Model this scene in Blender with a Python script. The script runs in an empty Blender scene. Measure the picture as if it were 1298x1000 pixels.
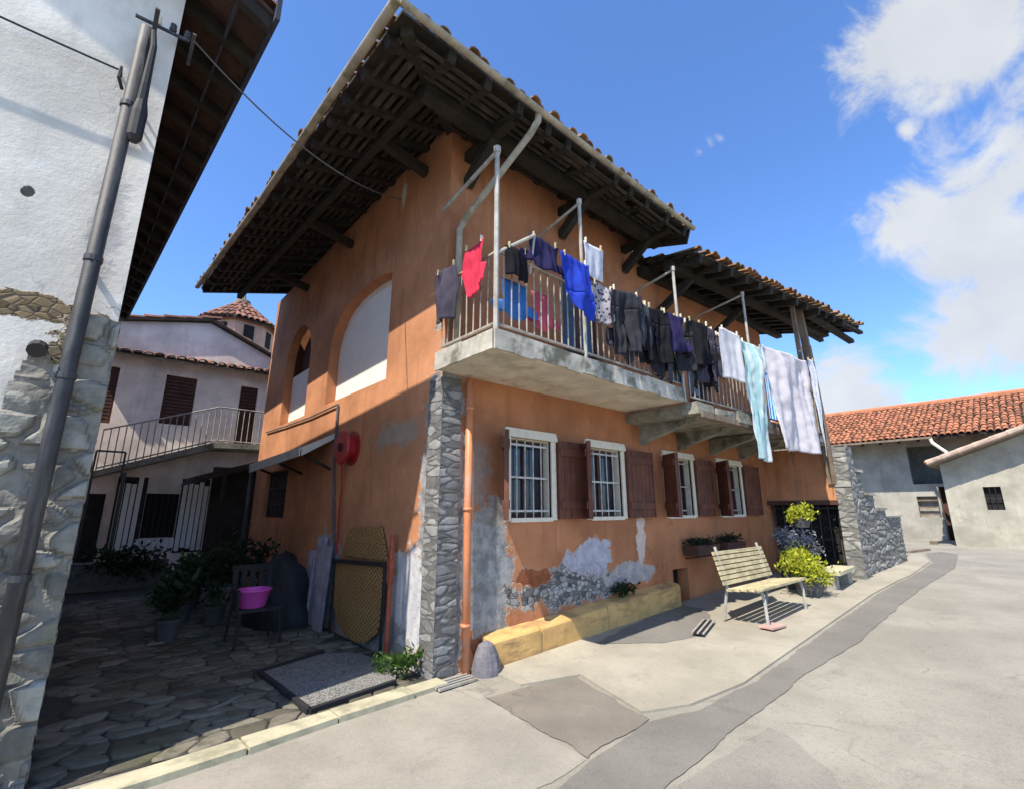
import bpy, bmesh, math, random
from mathutils import Vector, noise as mnoise
random.seed(7)
V = Vector
rnd = random.uniform
SC = bpy.context.scene
COL = SC.collection

# ------------------------------------------------------------------ mesh builder
class MB:
    def __init__(s): s.v = []; s.f = []
    def add(s, vs, fs):
        n = len(s.v); s.v += [V(p) for p in vs]; s.f += [tuple(i + n for i in f) for f in fs]
    def quad(s, a, b, c, d): s.add([a, b, c, d], [(0, 1, 2, 3)])
    def box(s, a, b, j=0.0):
        x0, y0, z0 = a; x1, y1, z1 = b
        P = [(x0, y0, z0), (x1, y0, z0), (x1, y1, z0), (x0, y1, z0), (x0, y0, z1), (x1, y0, z1), (x1, y1, z1), (x0, y1, z1)]
        P = [(p[0] + rnd(-j, j), p[1] + rnd(-j, j), p[2] + rnd(-j, j)) for p in P]
        s.add(P, [(3, 2, 1, 0), (4, 5, 6, 7), (0, 1, 5, 4), (1, 2, 6, 5), (2, 3, 7, 6), (3, 0, 4, 7)])
    def obox(s, c, ax, ay, az):
        """box from a centre and three half-axis vectors"""
        c, ax, ay, az = V(c), V(ax), V(ay), V(az)
        P = [c + i * ax + j * ay + k * az for k in (-1, 1) for (i, j) in ((-1, -1), (1, -1), (1, 1), (-1, 1))]
        s.add(P, [(3, 2, 1, 0), (4, 5, 6, 7), (0, 1, 5, 4), (1, 2, 6, 5), (2, 3, 7, 6), (3, 0, 4, 7)])
    def beam(s, a, b, w, h, up=(0, 0, 1)):
        a, b = V(a), V(b); d = (b - a); L = d.length; d.normalize()
        sd = d.cross(V(up))
        if sd.length < 1e-4: sd = d.cross(V((1, 0, 0)))
        sd.normalize(); u = sd.cross(d).normalized()
        s.obox((a + b) / 2, sd * w / 2, d * L / 2, u * h / 2)
    def prism(s, poly, vec):
        n = len(poly); vec = V(vec); A = [V(p) for p in poly]; B = [p + vec for p in A]
        s.add(A + B, [tuple(range(n - 1, -1, -1)), tuple(range(n, 2 * n))] + [(i, (i + 1) % n, n + (i + 1) % n, n + i) for i in range(n)])
    def tube(s, pts, r, n=8, cap=True):
        pts = [V(p) for p in pts]; rs = r if isinstance(r, (list, tuple)) else [r] * len(pts)
        base = len(s.v); ref = None
        for i, p in enumerate(pts):
            d = (pts[min(i + 1, len(pts) - 1)] - pts[max(i - 1, 0)]).normalized()
            if ref is None:
                ref = d.cross(V((0.31, 0.2, 0.93)))
                if ref.length < .05: ref = d.cross(V((1, 0, 0)))
            ref = (ref - d * ref.dot(d)).normalized(); w = d.cross(ref)
            for k in range(n):
                a = 2 * math.pi * k / n
                s.v.append(p + rs[i] * (math.cos(a) * ref + math.sin(a) * w))
        for i in range(len(pts) - 1):
            for k in range(n):
                k2 = (k + 1) % n
                s.f.append((base + i * n + k, base + i * n + k2, base + (i + 1) * n + k2, base + (i + 1) * n + k))
        if cap:
            s.f.append(tuple(base + k for k in range(n - 1, -1, -1)))
            e = base + (len(pts) - 1) * n; s.f.append(tuple(e + k for k in range(n)))
    def lathe(s, c, prof, n=18):
        """profile [(r, z)...] about a vertical axis at c"""
        c = V(c); base = len(s.v)
        for r, z in prof:
            for k in range(n):
                a = 2 * math.pi * k / n; s.v.append(c + V((r * math.cos(a), r * math.sin(a), z)))
        for i in range(len(prof) - 1):
            for k in range(n):
                k2 = (k + 1) % n
                s.f.append((base + i * n + k, base + i * n + k2, base + (i + 1) * n + k2, base + (i + 1) * n + k))
        s.f.append(tuple(base + k for k in range(n - 1, -1, -1)))
        e = base + (len(prof) - 1) * n; s.f.append(tuple(e + k for k in range(n)))
    def cushion(s, O, u, w, n, a, b, proud, inset, jit):
        """one rough stone: a x b patch at O in the plane (u, w), standing out along n"""
        O, u, w, n = V(O), V(u), V(w), V(n)
        def P(x, y, d): return O + u * (x + rnd(-jit, jit)) + w * (y + rnd(-jit, jit)) + n * d
        i = inset
        B = [P(0, 0, -.02), P(a, 0, -.02), P(a, b, -.02), P(0, b, -.02)]
        M = [P(i * .25, i * .25, proud * .7), P(a - i * .25, i * .25, proud * .7), P(a - i * .25, b - i * .25, proud * .7), P(i * .25, b - i * .25, proud * .7)]
        T = [P(i, i, proud * rnd(.9, 1.25)), P(a - i, i, proud * rnd(.9, 1.25)), P(a - i, b - i, proud * rnd(.9, 1.25)), P(i, b - i, proud * rnd(.9, 1.25))]
        fs = []
        for o in (0, 4):
            for k in range(4): fs.append((o + k, o + (k + 1) % 4, o + 4 + (k + 1) % 4, o + 4 + k))
        fs.append((8, 9, 10, 11)); s.add(B + M + T, fs)

def rubble(mb, O, u, n, W, H, sx, sy, proud=.03, res=.022, prof=None, seed=0., gap=.1):
    """finely divided stone facing: irregular stones swelling out of sunken mortar; fills mb.stone with a value per vertex"""
    O, u, n = V(O), V(u), V(n); nx, ny = max(2, int(W / res)), max(2, int(H / res)); base = len(mb.v)
    if not hasattr(mb, 'stone'): mb.stone = [0.] * len(mb.v)
    for j in range(ny + 1):
        for i in range(nx + 1):
            x, y = W * i / nx, H * j / ny
            q = V((x / sx + seed * 7.3, y / sy + seed * 3.1, seed)); q += V((mnoise.noise(q * .9), mnoise.noise(q * .9 + V((5, 5, 5))) * .7, 0)) * .35
            q.z = 0; q += V((.5 * (math.floor(q.y) % 2), 0, 0)) * .0
            ds, ps = mnoise.voronoi(q); e = ds[1] - ds[0]
            k = min(1., max(0., (e - gap * .4) / (gap * 2.4))); k = k * k * (3 - 2 * k)
            hsh = (math.sin(ps[0].x * 12.9898 + ps[0].y * 78.233) * 43758.5453) % 1.
            rough = mnoise.fractal(V((x * 14, y * 14, seed)), 1., 2., 4)
            d = k * proud * (.55 + .6 * hsh) + rough * proud * .16
            mb.v.append(O + u * x + V((0, 0, y)) + n * d); mb.stone.append(.15 + .85 * hsh if k > .35 else 0.)
    for j in range(ny):
        for i in range(nx):
            if prof and H * (j + .5) / ny > prof(W * (i + .5) / nx): continue
            a = base + j * (nx + 1) + i; mb.f.append((a, a + 1, a + nx + 2, a + nx + 1))
LOC = {}
def root_loc(o):
    while o.parent: o = o.parent
    return V(LOC.get(o.name, (0, 0, 0)))
def obj(name, mb, mat, parent=None, loc=None, smooth=False, solid=0):
    me = bpy.data.meshes.new(name)
    o = bpy.data.objects.new(name, me); COL.objects.link(o)
    if parent: o.parent = parent; L = root_loc(parent)
    else:
        L = V(loc or (0, 0, 0)); o.location = L; LOC[o.name] = tuple(L)
    me.from_pydata([tuple(p - L) for p in mb.v], [], mb.f); me.update()
    bm = bmesh.new(); bm.from_mesh(me); bmesh.ops.recalc_face_normals(bm, faces=bm.faces); bm.to_mesh(me); bm.free()
    if smooth:
        for p in me.polygons: p.use_smooth = True
    me.materials.append(mat)
    if hasattr(mb, 'stone'):
        at = me.attributes.new('stone', 'FLOAT', 'POINT'); st_ = mb.stone + [0.] * (len(mb.v) - len(mb.stone)); at.data.foreach_set('value', st_)
    if solid:
        m = o.modifiers.new('cloth_thickness', 'SOLIDIFY'); m.thickness = solid; m.offset = 0
    return o
def tag(o, label, cat, group=None):
    o['label'] = label; o['category'] = cat
    if group: o['group'] = group
    return o
def thing(name, label, cat, loc=(0, 0, 0), group=None):
    o = bpy.data.objects.new(name, None); COL.objects.link(o); o.location = loc; o.empty_display_size = .2
    LOC[o.name] = tuple(loc); return tag(o, label, cat, group)
def struct(name, mb, mat, smooth=False):
    o = obj(name, mb, mat, smooth=smooth); o['kind'] = 'structure'; return o
def copy_tree(o, parent=None):
    c = o.copy(); COL.objects.link(c)
    if parent: c.parent = parent
    else: LOC[c.name] = LOC.get(o.name, (0, 0, 0))
    for ch in list(o.children): copy_tree(ch, c)
    return c

# ------------------------------------------------------------------ materials
class NT:
    """tiny node-graph helper"""
    def __init__(s, name):
        s.m = bpy.data.materials.new(name); s.m.use_nodes = True; s.t = s.m.node_tree; s.n = s.t.nodes
        s.b = s.n['Principled BSDF']; s.out = s.n['Material Output']
        s.co = s.n.new('ShaderNodeTexCoord').outputs['Object']
    def link(s, a, b): s.t.links.new(a, b)
    def val(s, sock, v):
        if hasattr(v, 'is_output'): s.link(v, sock)
        elif v is not None: sock.default_value = v
    def noise(s, scale, detail=5, rough=.6, co=None, dist=0):
        n = s.n.new('ShaderNodeTexNoise'); n.inputs['Scale'].default_value = scale; n.inputs['Detail'].default_value = detail
        n.inputs['Roughness'].default_value = rough; n.inputs['Distortion'].default_value = dist; s.link(co or s.co, n.inputs['Vector']); return n.outputs['Fac']
    def map(s, v, a, b, c=0., d=1., smooth=True):
        n = s.n.new('ShaderNodeMapRange'); n.interpolation_type = 'SMOOTHSTEP' if smooth else 'LINEAR'
        for i, x in enumerate((v, a, b, c, d)): s.val(n.inputs[i], x)
        return n.outputs[0]
    def math(s, op, a, b=None, c=None):
        n = s.n.new('ShaderNodeMath'); n.operation = op
        s.val(n.inputs[0], a); s.val(n.inputs[1], b); s.val(n.inputs[2], c); return n.outputs[0]
    def mix(s, f, a, b, mode='MIX'):
        n = s.n.new('ShaderNodeMix'); n.data_type = 'RGBA'; n.blend_type = mode
        s.val(n.inputs[0], f)
        for sock, x in ((n.inputs[6], a), (n.inputs[7], b)):
            s.val(sock, x if hasattr(x, 'is_output') else (*x, 1))
        return n.outputs[2]
    def scale(s, vec, off=(0, 0, 0)):
        n = s.n.new('ShaderNodeMapping'); n.inputs['Scale'].default_value = vec; n.inputs['Location'].default_value = off
        s.link(s.co, n.inputs['Vector']); return n.outputs[0]
    def ell(s, c, r):
        """1 at centre c falling to 0 at the ellipsoid r (object space)"""
        n = s.scale([1 / q for q in r], [-a / q for a, q in zip(c, r)])
        l = s.n.new('ShaderNodeVectorMath'); l.operation = 'LENGTH'; s.link(n, l.inputs[0])
        return s.math('SUBTRACT', 1., l.outputs['Value'])
    def island(s): return s.n.new('ShaderNodeNewGeometry').outputs['Random Per Island']
    def voro(s, scale, feat='F1', co=None, rnd_=1.):
        n = s.n.new('ShaderNodeTexVoronoi'); n.feature = feat; n.inputs['Scale'].default_value = scale
        n.inputs['Randomness'].default_value = rnd_; s.link(co or s.co, n.inputs['Vector']); return n
    def bump(s, h, strength=.3, dist=.02, prev=None):
        n = s.n.new('ShaderNodeBump'); n.inputs['Strength'].default_value = strength; n.inputs['Distance'].default_value = dist
        s.link(h, n.inputs['Height'])
        if prev: s.link(prev, n.inputs['Normal'])
        s.link(n.outputs[0], s.b.inputs['Normal']); return n.outputs[0]
    def done(s, col, rough=.85, metal=0., spec=None):
        s.val(s.b.inputs['Base Color'], col if hasattr(col, 'is_output') else (*col, 1))
        s.val(s.b.inputs['Roughness'], rough); s.b.inputs['Metallic'].default_value = metal
        if spec is not None: s.b.inputs['Specular IOR Level'].default_value = spec
        return s.m

def plain(name, col, rough=.8, var=.25, scale=6., bump=.25, bscale=30., dirt=None, dscale=2.5, damt=.5, metal=0., island=0., bdist=.01, streak=None):
    t = NT(name)
    d = tuple(c * (1 - var) for c in col); l = tuple(min(1, c * (1 + var)) for c in col)
    c = t.mix(t.map(t.noise(scale), .3, .7), d, l)
    if island: 
        i = t.island(); c = t.mix(t.math('MULTIPLY', t.map(i, 0, 1, -1., 1., False), 1.), c, c) if False else t.mix(island, c, t.mix(i, tuple(q * .35 for q in col), tuple(min(1, q * 1.7) for q in col)))
    if dirt:
        co = t.scale(streak) if streak else None
        c = t.mix(t.math('MULTIPLY', t.map(t.noise(dscale, 6, .65, co), .48, .66), damt), c, dirt)
    if bump: t.bump(t.noise(bscale, 6, .7), bump, bdist)
    return t.done(c, rough, metal)

def leafmat(name, dark, light, trans=.3):
    t = NT(name); i = t.island()
    c = t.mix(i, dark, light); c = t.mix(t.map(t.noise(2.5, 2), .35, .65), t.mix(.5, c, dark), c)
    t.done(c, .6, spec=.25)
    tr = t.n.new('ShaderNodeBsdfTranslucent'); t.link(c, tr.inputs['Color'])
    mx = t.n.new('ShaderNodeMixShader'); mx.inputs[0].default_value = trans
    t.link(t.b.outputs[0], mx.inputs[1]); t.link(tr.outputs[0], mx.inputs[2]); t.link(mx.outputs[0], t.out.inputs['Surface'])
    return t.m

def clothmat(name, c1, c2=None, kind=None, trans=.25, sc=1.):
    t = NT(name); c2 = c2 or tuple(q * .7 for q in c1)
    if kind == 'stripe':
        w = t.n.new('ShaderNodeTexWave'); w.bands_direction = 'X'; w.inputs['Scale'].default_value = sc; w.inputs['Distortion'].default_value = .6
        t.link(t.co, w.inputs['Vector']); c = t.mix(t.map(w.outputs['Fac'], .35, .6), c1, c2)
    elif kind == 'print':
        c = t.mix(t.map(t.voro(sc).outputs['Distance'], .3, .5), c1, c2)
    else: c = t.mix(t.map(t.noise(5), .35, .7), c1, c2)
    t.bump(t.noise(160, 3), .25, .004)
    t.done(c, .9, spec=.15)
    tr = t.n.new('ShaderNodeBsdfTranslucent'); t.link(c, tr.inputs['Color'])
    mx = t.n.new('ShaderNodeMixShader'); mx.inputs[0].default_value = trans
    t.link(t.b.outputs[0], mx.inputs[1]); t.link(tr.outputs[0], mx.inputs[2]); t.link(mx.outputs[0], t.out.inputs['Surface'])
    return t.m

ORANGE = (.45, .192, .092)
def plaster(name, patches, seed=0., base=ORANGE, streak=None):
    """painted plaster with worn patches: list of (centre, radii, colour_a, colour_b, kind)"""
    t = NT(name)
    cs = t.scale((1, 1, 1), (seed, seed * 2, 0))
    n1 = t.noise(1.3, 6, .62, cs); n2 = t.noise(9, 6, .65, cs)
    c = t.mix(t.map(n1, .3, .72), tuple(q * .74 for q in base), tuple(min(1, q * 1.16) for q in base))
    st = t.noise(2.2, 6, .6, t.scale((2.6, 2.6, .28), (seed, 0, 0)))
    c = t.mix(t.math('MULTIPLY', t.map(st, .52, .75), .45), c, streak or ((.2, .075, .03) if base[2] < .2 else tuple(q * .6 for q in base)))
    c = t.mix(t.math('MULTIPLY', t.map(n2, .58, .74), .25), c, tuple(min(.85, q * 1.25 + .04) for q in base))
    hgt = t.math('MULTIPLY', t.noise(26, 7, .7), .5)
    edge = t.noise(3.2, 7, .68, cs); edge2 = t.noise(11, 4, .7, cs)
    cw = t.n.new('ShaderNodeVectorMath'); cw.operation = 'ADD'; cn = t.n.new('ShaderNodeTexNoise'); cn.inputs['Scale'].default_value = 2.5; cn.inputs['Detail'].default_value = 6
    t.link(t.co, cn.inputs['Vector']); t.link(t.co, cw.inputs[0]); t.link(cn.outputs['Color'], cw.inputs[1])
    ck = t.math('SUBTRACT', 1., t.map(t.voro(.75, 'DISTANCE_TO_EDGE', cw.outputs[0]).outputs['Distance'], .001, .007))
    ck = t.math('MULTIPLY', ck, t.map(t.noise(.8, 3), .48, .6)); c = t.mix(t.math('MULTIPLY', ck, .6), c, tuple(q * .35 for q in base))
    drip = t.noise(3.2, 5, .6, t.scale((4.5, 4.5, .35), (seed * 3, 0, 1))); c = t.mix(t.math('MULTIPLY', t.math('MULTIPLY', t.map(drip, .56, .7), t.map(n1, .4, .6)), .4), c, tuple(min(.8, q * 1.15 + .08) for q in base))
    for cen, rad, ca, cb, kind in patches:
        e = t.ell(cen, rad)
        e = t.math('ADD', e, t.math('MULTIPLY', t.math('SUBTRACT', edge, .5), 1.7))
        e = t.math('ADD', e, t.math('MULTIPLY', t.math('SUBTRACT', edge2, .5), .55))
        soft = .5 if kind == 'smear' else .1
        mk = t.map(e, .22, .22 + soft)
        if kind == 'smear': mk = t.math('MULTIPLY', mk, .75)
        if kind == 'rubble':
            vo = t.voro(12, 'F1', t.scale((1, 1, 1.6))); ve = t.voro(12, 'DISTANCE_TO_EDGE', t.scale((1, 1, 1.6)))
            sep = t.n.new('ShaderNodeSeparateColor'); t.link(vo.outputs['Color'], sep.inputs[0])
            pc = t.mix(sep.outputs[0], ca, cb); pc = t.mix(t.map(ve.outputs['Distance'], .0, .09), tuple(q * .5 + .05 for q in ca), pc)
            hgt = t.math('ADD', hgt, t.math('MULTIPLY', t.math('MULTIPLY', t.map(ve.outputs['Distance'], 0, .12), mk), 1.6))
        else:
            pc = t.mix(t.map(t.noise(6, 7, .7), .34, .66), ca, cb)
        c = t.mix(mk, c, pc)
        if kind != 'smear': c = t.mix(t.math('MULTIPLY', t.math('MULTIPLY', mk, t.math('SUBTRACT', 1., mk)), 2.2), c, (.56, .44, .34))
        hgt = t.math('SUBTRACT', hgt, t.math('MULTIPLY', mk, .6))
    t.bump(hgt, .5, .02)
    return t.done(c, .9, spec=.2)

GR1, GR2 = (.15, .15, .15), (.36, .35, .35)
LIL1, LIL2 = (.33, .32, .38), (.5, .49, .54)
M = {}
M['front'] = plaster('worn_orange_plaster_street', [
    ((.1, 0, 1.4), (.36, 9, 2.4), GR1, GR2, 'flake'),
    ((.66, 0, .9), (.5, 9, 1.05), (.17, .175, .165), (.38, .37, .36), 'flake'),
    ((.45, 0, 2.0), (.4, 9, .75), (.2, .19, .18), (.34, .28, .24), 'smear'),
    ((2.2, 0, .66), (1.7, 9, .34), (.08, .08, .08), (.42, .41, .39), 'rubble'),
    ((2.45, 0, .98), (.62, 9, .32), LIL1, LIL2, 'flake'),
    ((3.3, 0, .7), (.8, 9, .22), (.32, .3, .3), (.5, .47, .44), 'flake'),
    ((3.62, 0, 1.12), (.15, 9, .46), (.58, .44, .36), (.68, .56, .48), 'flake'),
    ((1.35, 0, .82), (.42, 9, .16), (.22, .07, .03), (.3, .11, .05), 'flake'),
], 1.3)
M['side'] = plaster('worn_orange_plaster_alley', [
    ((0, .1, 1.4), (9, .4, 2.5), GR1, GR2, 'flake'),
    ((0, 1.0, 2.5), (9, 1.1, .28), (.25, .25, .2), (.36, .3, .24), 'smear'),
    ((0, .55, .5), (9, .6, .85), (.4, .4, .43), (.56, .55, .56), 'flake'),
    ((0, 1.6, .2), (9, 1.6, .42), (.2, .2, .2), (.34, .33, .32), 'flake'),
    ((0, 2.9, .6), (9, .55, .9), LIL1, LIL2, 'flake'),
    ((0, 1.22, 6.05), (9, .1, .3), (.5, .46, .42), (.6, .56, .5), 'flake'),
    ((0, 5.4, .2), (9, 2.3, .35), (.2, .17, .14), (.3, .25, .2), 'smear'),
], 4.1, (.50, .228, .115))
M['white_plaster'] = plaster('old_white_plaster', [
    ((-3.35, 0, 2.9), (.75, 9, .12), (.1, .075, .04), (.26, .19, .11), 'rubble'),
    ((-2.9, 0, 2.7), (.3, 9, .3), (.1, .085, .05), (.26, .21, .13), 'rubble'),
    ((-3.4, 0, 3.7), (.05, 9, .06), (.05, .05, .05), (.1, .1, .1), 'flake'),
    ((-2.95, 0, 3.6), (.16, 9, .6), (.42, .4, .4), (.6, .58, .56), 'smear'),
    ((-3.5, 0, 2.2), (.28, 9, .3), (.3, .28, .26), (.45, .42, .4), 'flake'),
    ((-5., 0, 1.2), (1.2, 9, .9), (.3, .28, .26), (.45, .42, .4), 'flake'),
], 2.2, (.76, .72, .64))
M['pink_plaster'] = plaster('pale_pink_plaster', [
    ((-2.5, 10.5, 3.6), (.6, 9, .5), (.42, .36, .32), (.52, .47, .42), 'smear'),
    ((-.6, 10.5, 5.7), (.8, 9, .25), (.5, .46, .32), (.58, .55, .42), 'smear'),
], 6.2, (.84, .73, .66))
M['barn_plaster'] = plaster('grey_farm_render', [
    ((23.3, 1, 1.2), (9, 3.2, .8), (.45, .42, .35), (.58, .55, .46), 'smear'),
    ((23.3, -.4, 1.), (9, 1.2, .5), (.3, .28, .25), (.45, .42, .38), 'smear'),
], 3.3, (.36, .345, .295), (.25, .22, .17))
M['shed_plaster'] = plaster('pale_shed_render', [
    ((19.5, -2.4, .9), (9, 1.6, .4), (.4, .38, .33), (.52, .5, .44), 'smear'),
], 8.1, (.38, .355, .285), (.3, .27, .2))
M['turret_plaster'] = plaster('rosy_plaster', [], 5.0, (.56, .36, .27))
M['slab'] = plain('stained_concrete', (.62, .56, .45), .9, .15, 3, .4, 24, (.26, .24, .17), 2.2, .5)
M['slab_edge'] = plain('flaking_white_concrete', (.46, .43, .36), .9, .25, 4, .5, 22, (.11, .11, .075), 3., .95)
M['slab_mossy'] = plain('mossy_stone_slab', (.25, .235, .19), .95, .3, 4, .8, 18, (.07, .075, .045), 3, .8, bdist=.03)
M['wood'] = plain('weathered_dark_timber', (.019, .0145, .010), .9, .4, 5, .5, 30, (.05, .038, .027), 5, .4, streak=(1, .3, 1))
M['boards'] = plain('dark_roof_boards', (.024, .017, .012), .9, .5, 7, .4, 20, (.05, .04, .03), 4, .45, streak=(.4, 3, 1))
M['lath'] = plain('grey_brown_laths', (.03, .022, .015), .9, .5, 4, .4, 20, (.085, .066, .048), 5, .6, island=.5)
M['oldwood'] = plain('grey_weathered_post', (.2, .15, .105), .9, .3, 5, .5, 30, (.09, .065, .045), 4, .6, streak=(4, 4, .4))
M['shutter'] = plain('brown_painted_shutter', (.115, .036, .020), .7, .25, 4, .3, 40, (.2, .09, .05), 6, .35, streak=(3, 3, .6))
M['darkshutter'] = plain('dark_brown_shutter', (.075, .03, .022), .75, .25, 4, .3, 40)
M['frame'] = plain('chalky_white_frame', (.74, .68, .55), .8, .12, 6, .3, 30, (.4, .33, .25), 6, .4)
M['panel'] = plain('whitewashed_panel', (.78, .76, .70), .9, .05, 3, .2, 40, (.62, .58, .5), 3, .4)
M['glass'] = plain('dark_window_glass', (.022, .032, .05), .12, .4, 3, 0)
M['black'] = plain('dark_interior', (.012, .011, .01), .95, .3, 3, 0)
M['darkroom'] = plain('shady_room', (.03, .026, .022), .95, .3, 3, .2)
M['iron'] = plain('painted_grey_iron', (.52, .51, .48), .6, .15, 10, .2, 60, (.2, .13, .09), 9, .5)
M['rail'] = plain('dull_grey_railing', (.34, .31, .265), .6, .2, 10, .2, 60, (.17, .1, .06), 9, .7)
M['zinc'] = plain('dull_zinc_post', (.42, .40, .35), .5, .15, 8, .15, 60, (.25, .2, .14), 7, .6, metal=.2)
M['gutter'] = plain('pale_buff_gutter', (.36, .32, .24), .75, .25, 4, .4, 30, (.16, .14, .07), 3, .85)
M['copperpipe'] = plain('orange_painted_pipe', (.6, .215, .095), .5, .12, 5, .15, 50, (.5, .33, .26), 3, .5)
M['blackiron'] = plain('black_wrought_iron', (.02, .02, .022), .5, .3, 9, .15, 60)
M['greypole'] = plain('dark_grey_pole', (.03, .032, .038), .6, .3, 5, .25, 50, (.13, .13, .13), 4, .5, streak=(3, 3, .4))
M['cable'] = plain('black_cable', (.015, .015, .016), .6, .2, 5, 0)
M['greycable'] = plain('grey_cable', (.10, .10, .11), .6, .2, 5, 0)
M['red'] = plain('red_plastic', (.36, .015, .018), .4, .2, 6, .1, 40)
M['pink'] = plain('magenta_plastic', (.72, .10, .50), .4, .08, 6, .05, 40)
M['blackplastic'] = plain('black_plastic', (.014, .014, .016), .8, .3, 6, .1, 40)
M['terracotta'] = plain('terracotta_pot', (.34, .12, .06), .85, .2, 6, .2, 40, (.45, .3, .22), 5, .4)
M['greypot'] = plain('dark_grey_pot', (.07, .07, .075), .8, .2, 6, .2, 40)
M['soil'] = plain('dark_soil', (.035, .024, .016), 1., .4, 20, .6, 60)
M['benchwood'] = plain('sun_bleached_bench_slats', (.46, .40, .23), .8, .25, 6, .3, 40, (.22, .165, .1), 8, .5, streak=(.4, 4, 4))
M['benchmetal'] = plain('pale_grey_bench_iron', (.36, .36, .33), .6, .15, 9, .2, 50, (.2, .14, .09), 8, .5)
M['reed'] = None
M['tiles_red'] = plain('red_clay_tiles', (.37, .145, .07), .9, .2, 5, .5, 30, (.16, .1, .07), 3, .4, island=.55)
M['tiles_old'] = plain('mossy_clay_tiles', (.24, .125, .065), .95, .3, 5, .6, 30, (.17, .16, .055), 3.5, .7, island=.5)
M['tiles_far'] = plain('brown_clay_tiles', (.2, .09, .06), .95, .3, 5, .5, 30, (.1, .08, .06), 3, .5, island=.5)
M['ledge'] = plain('ochre_painted_ledge', (.60, .37, .135), .92, .18, 3, .6, 22, (.30, .18, .085), 3.4, .8, streak=(.6, 1, 2.5))
M['kerb'] = plain('yellowish_kerb_stone', (.44, .405, .28), .92, .15, 4, .5, 30, (.2, .19, .12), 5, .6)
M['guard'] = plain('violet_grey_stone', (.17, .16, .18), .95, .25, 6, .7, 18, (.1, .095, .1), 5, .6, bdist=.03)
M['awning'] = plain('pale_green_sheet', (.5, .51, .46), .7, .1, 4, .2, 30, (.24, .22, .16), 4, .6)
M['violet'] = leafmat('violet_flowers', (.10, .11, .12), (.62, .60, .68), .3)
M['leaf_lime'] = leafmat('lime_leaves', (.26, .30, .02), (.62, .62, .07), .35)
M['leaf_green'] = leafmat('green_leaves', (.03, .07, .015), (.10, .19, .03), .3)
M['leaf_dark'] = leafmat('dark_leaves', (.010, .022, .010), (.035, .06, .02), .2)

def stonemat(name, a, b, mortar=(.2, .19, .17), lichen=(.2, .22, .12)):
    t = NT(name); an = t.n.new('ShaderNodeAttribute'); an.attribute_name = 'stone'; i = an.outputs['Fac']
    c = t.mix(i, a, b); c = t.mix(t.map(i, .02, .14), mortar, c); c = t.mix(t.math('MULTIPLY', t.map(t.noise(7, 7, .7), .35, .7), .5), c, tuple(q * .45 for q in a))
    c = t.mix(t.math('MULTIPLY', t.map(t.noise(4, 6, .7), .55, .7), .5), c, lichen)
    c = t.mix(t.math('MULTIPLY', t.map(t.noise(2.1, 6, .7), .52, .66), .35), c, tuple(min(.5, q * 1.5) for q in mortar)); t.bump(t.noise(26, 8, .75), .4, .015); return t.done(c, .95, spec=.2)
M['quoin'] = stonemat('grey_green_quoin_stone', (.105, .105, .105), (.36, .355, .345), (.15, .145, .135), (.28, .25, .21))
M['quoin_left'] = stonemat('pale_rough_stone', (.13, .127, .11), (.40, .39, .34), (.27, .255, .22), (.22, .22, .12))
M['stairstone'] = stonemat('grey_rubble_stone', (.15, .148, .14), (.36, .35, .315), lichen=(.2, .2, .17))
M['mortar'] = plain('lime_mortar', (.33, .31, .27), .95, .2, 9, .6, 40, (.16, .15, .12), 5, .5)
M['darkmortar'] = plain('dark_lime_mortar', (.15, .145, .13), .95, .2, 9, .6, 40)

# reed / rusty mesh screen
t = NT('tan_woven_screen')
ws = []
for sy in (1, -1):
    w = t.n.new('ShaderNodeTexWave'); w.bands_direction = 'DIAGONAL'; w.inputs['Scale'].default_value = 8; w.inputs['Distortion'].default_value = 3.5
    w.inputs['Detail'].default_value = 4; t.link(t.scale((1, sy, 1.4)), w.inputs['Vector']); ws.append(w.outputs['Fac'])
f = t.math('MAXIMUM', ws[0], ws[1]); c = t.mix(t.map(f, .3, 1.), (.10, .05, .018), (.40, .235, .08)); c = t.mix(t.math('MULTIPLY', t.map(t.noise(3, 6, .7), .45, .7), .6), c, (.2, .1, .035))
t.bump(f, .5, .015); M['reed'] = t.done(c, .9)

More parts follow.
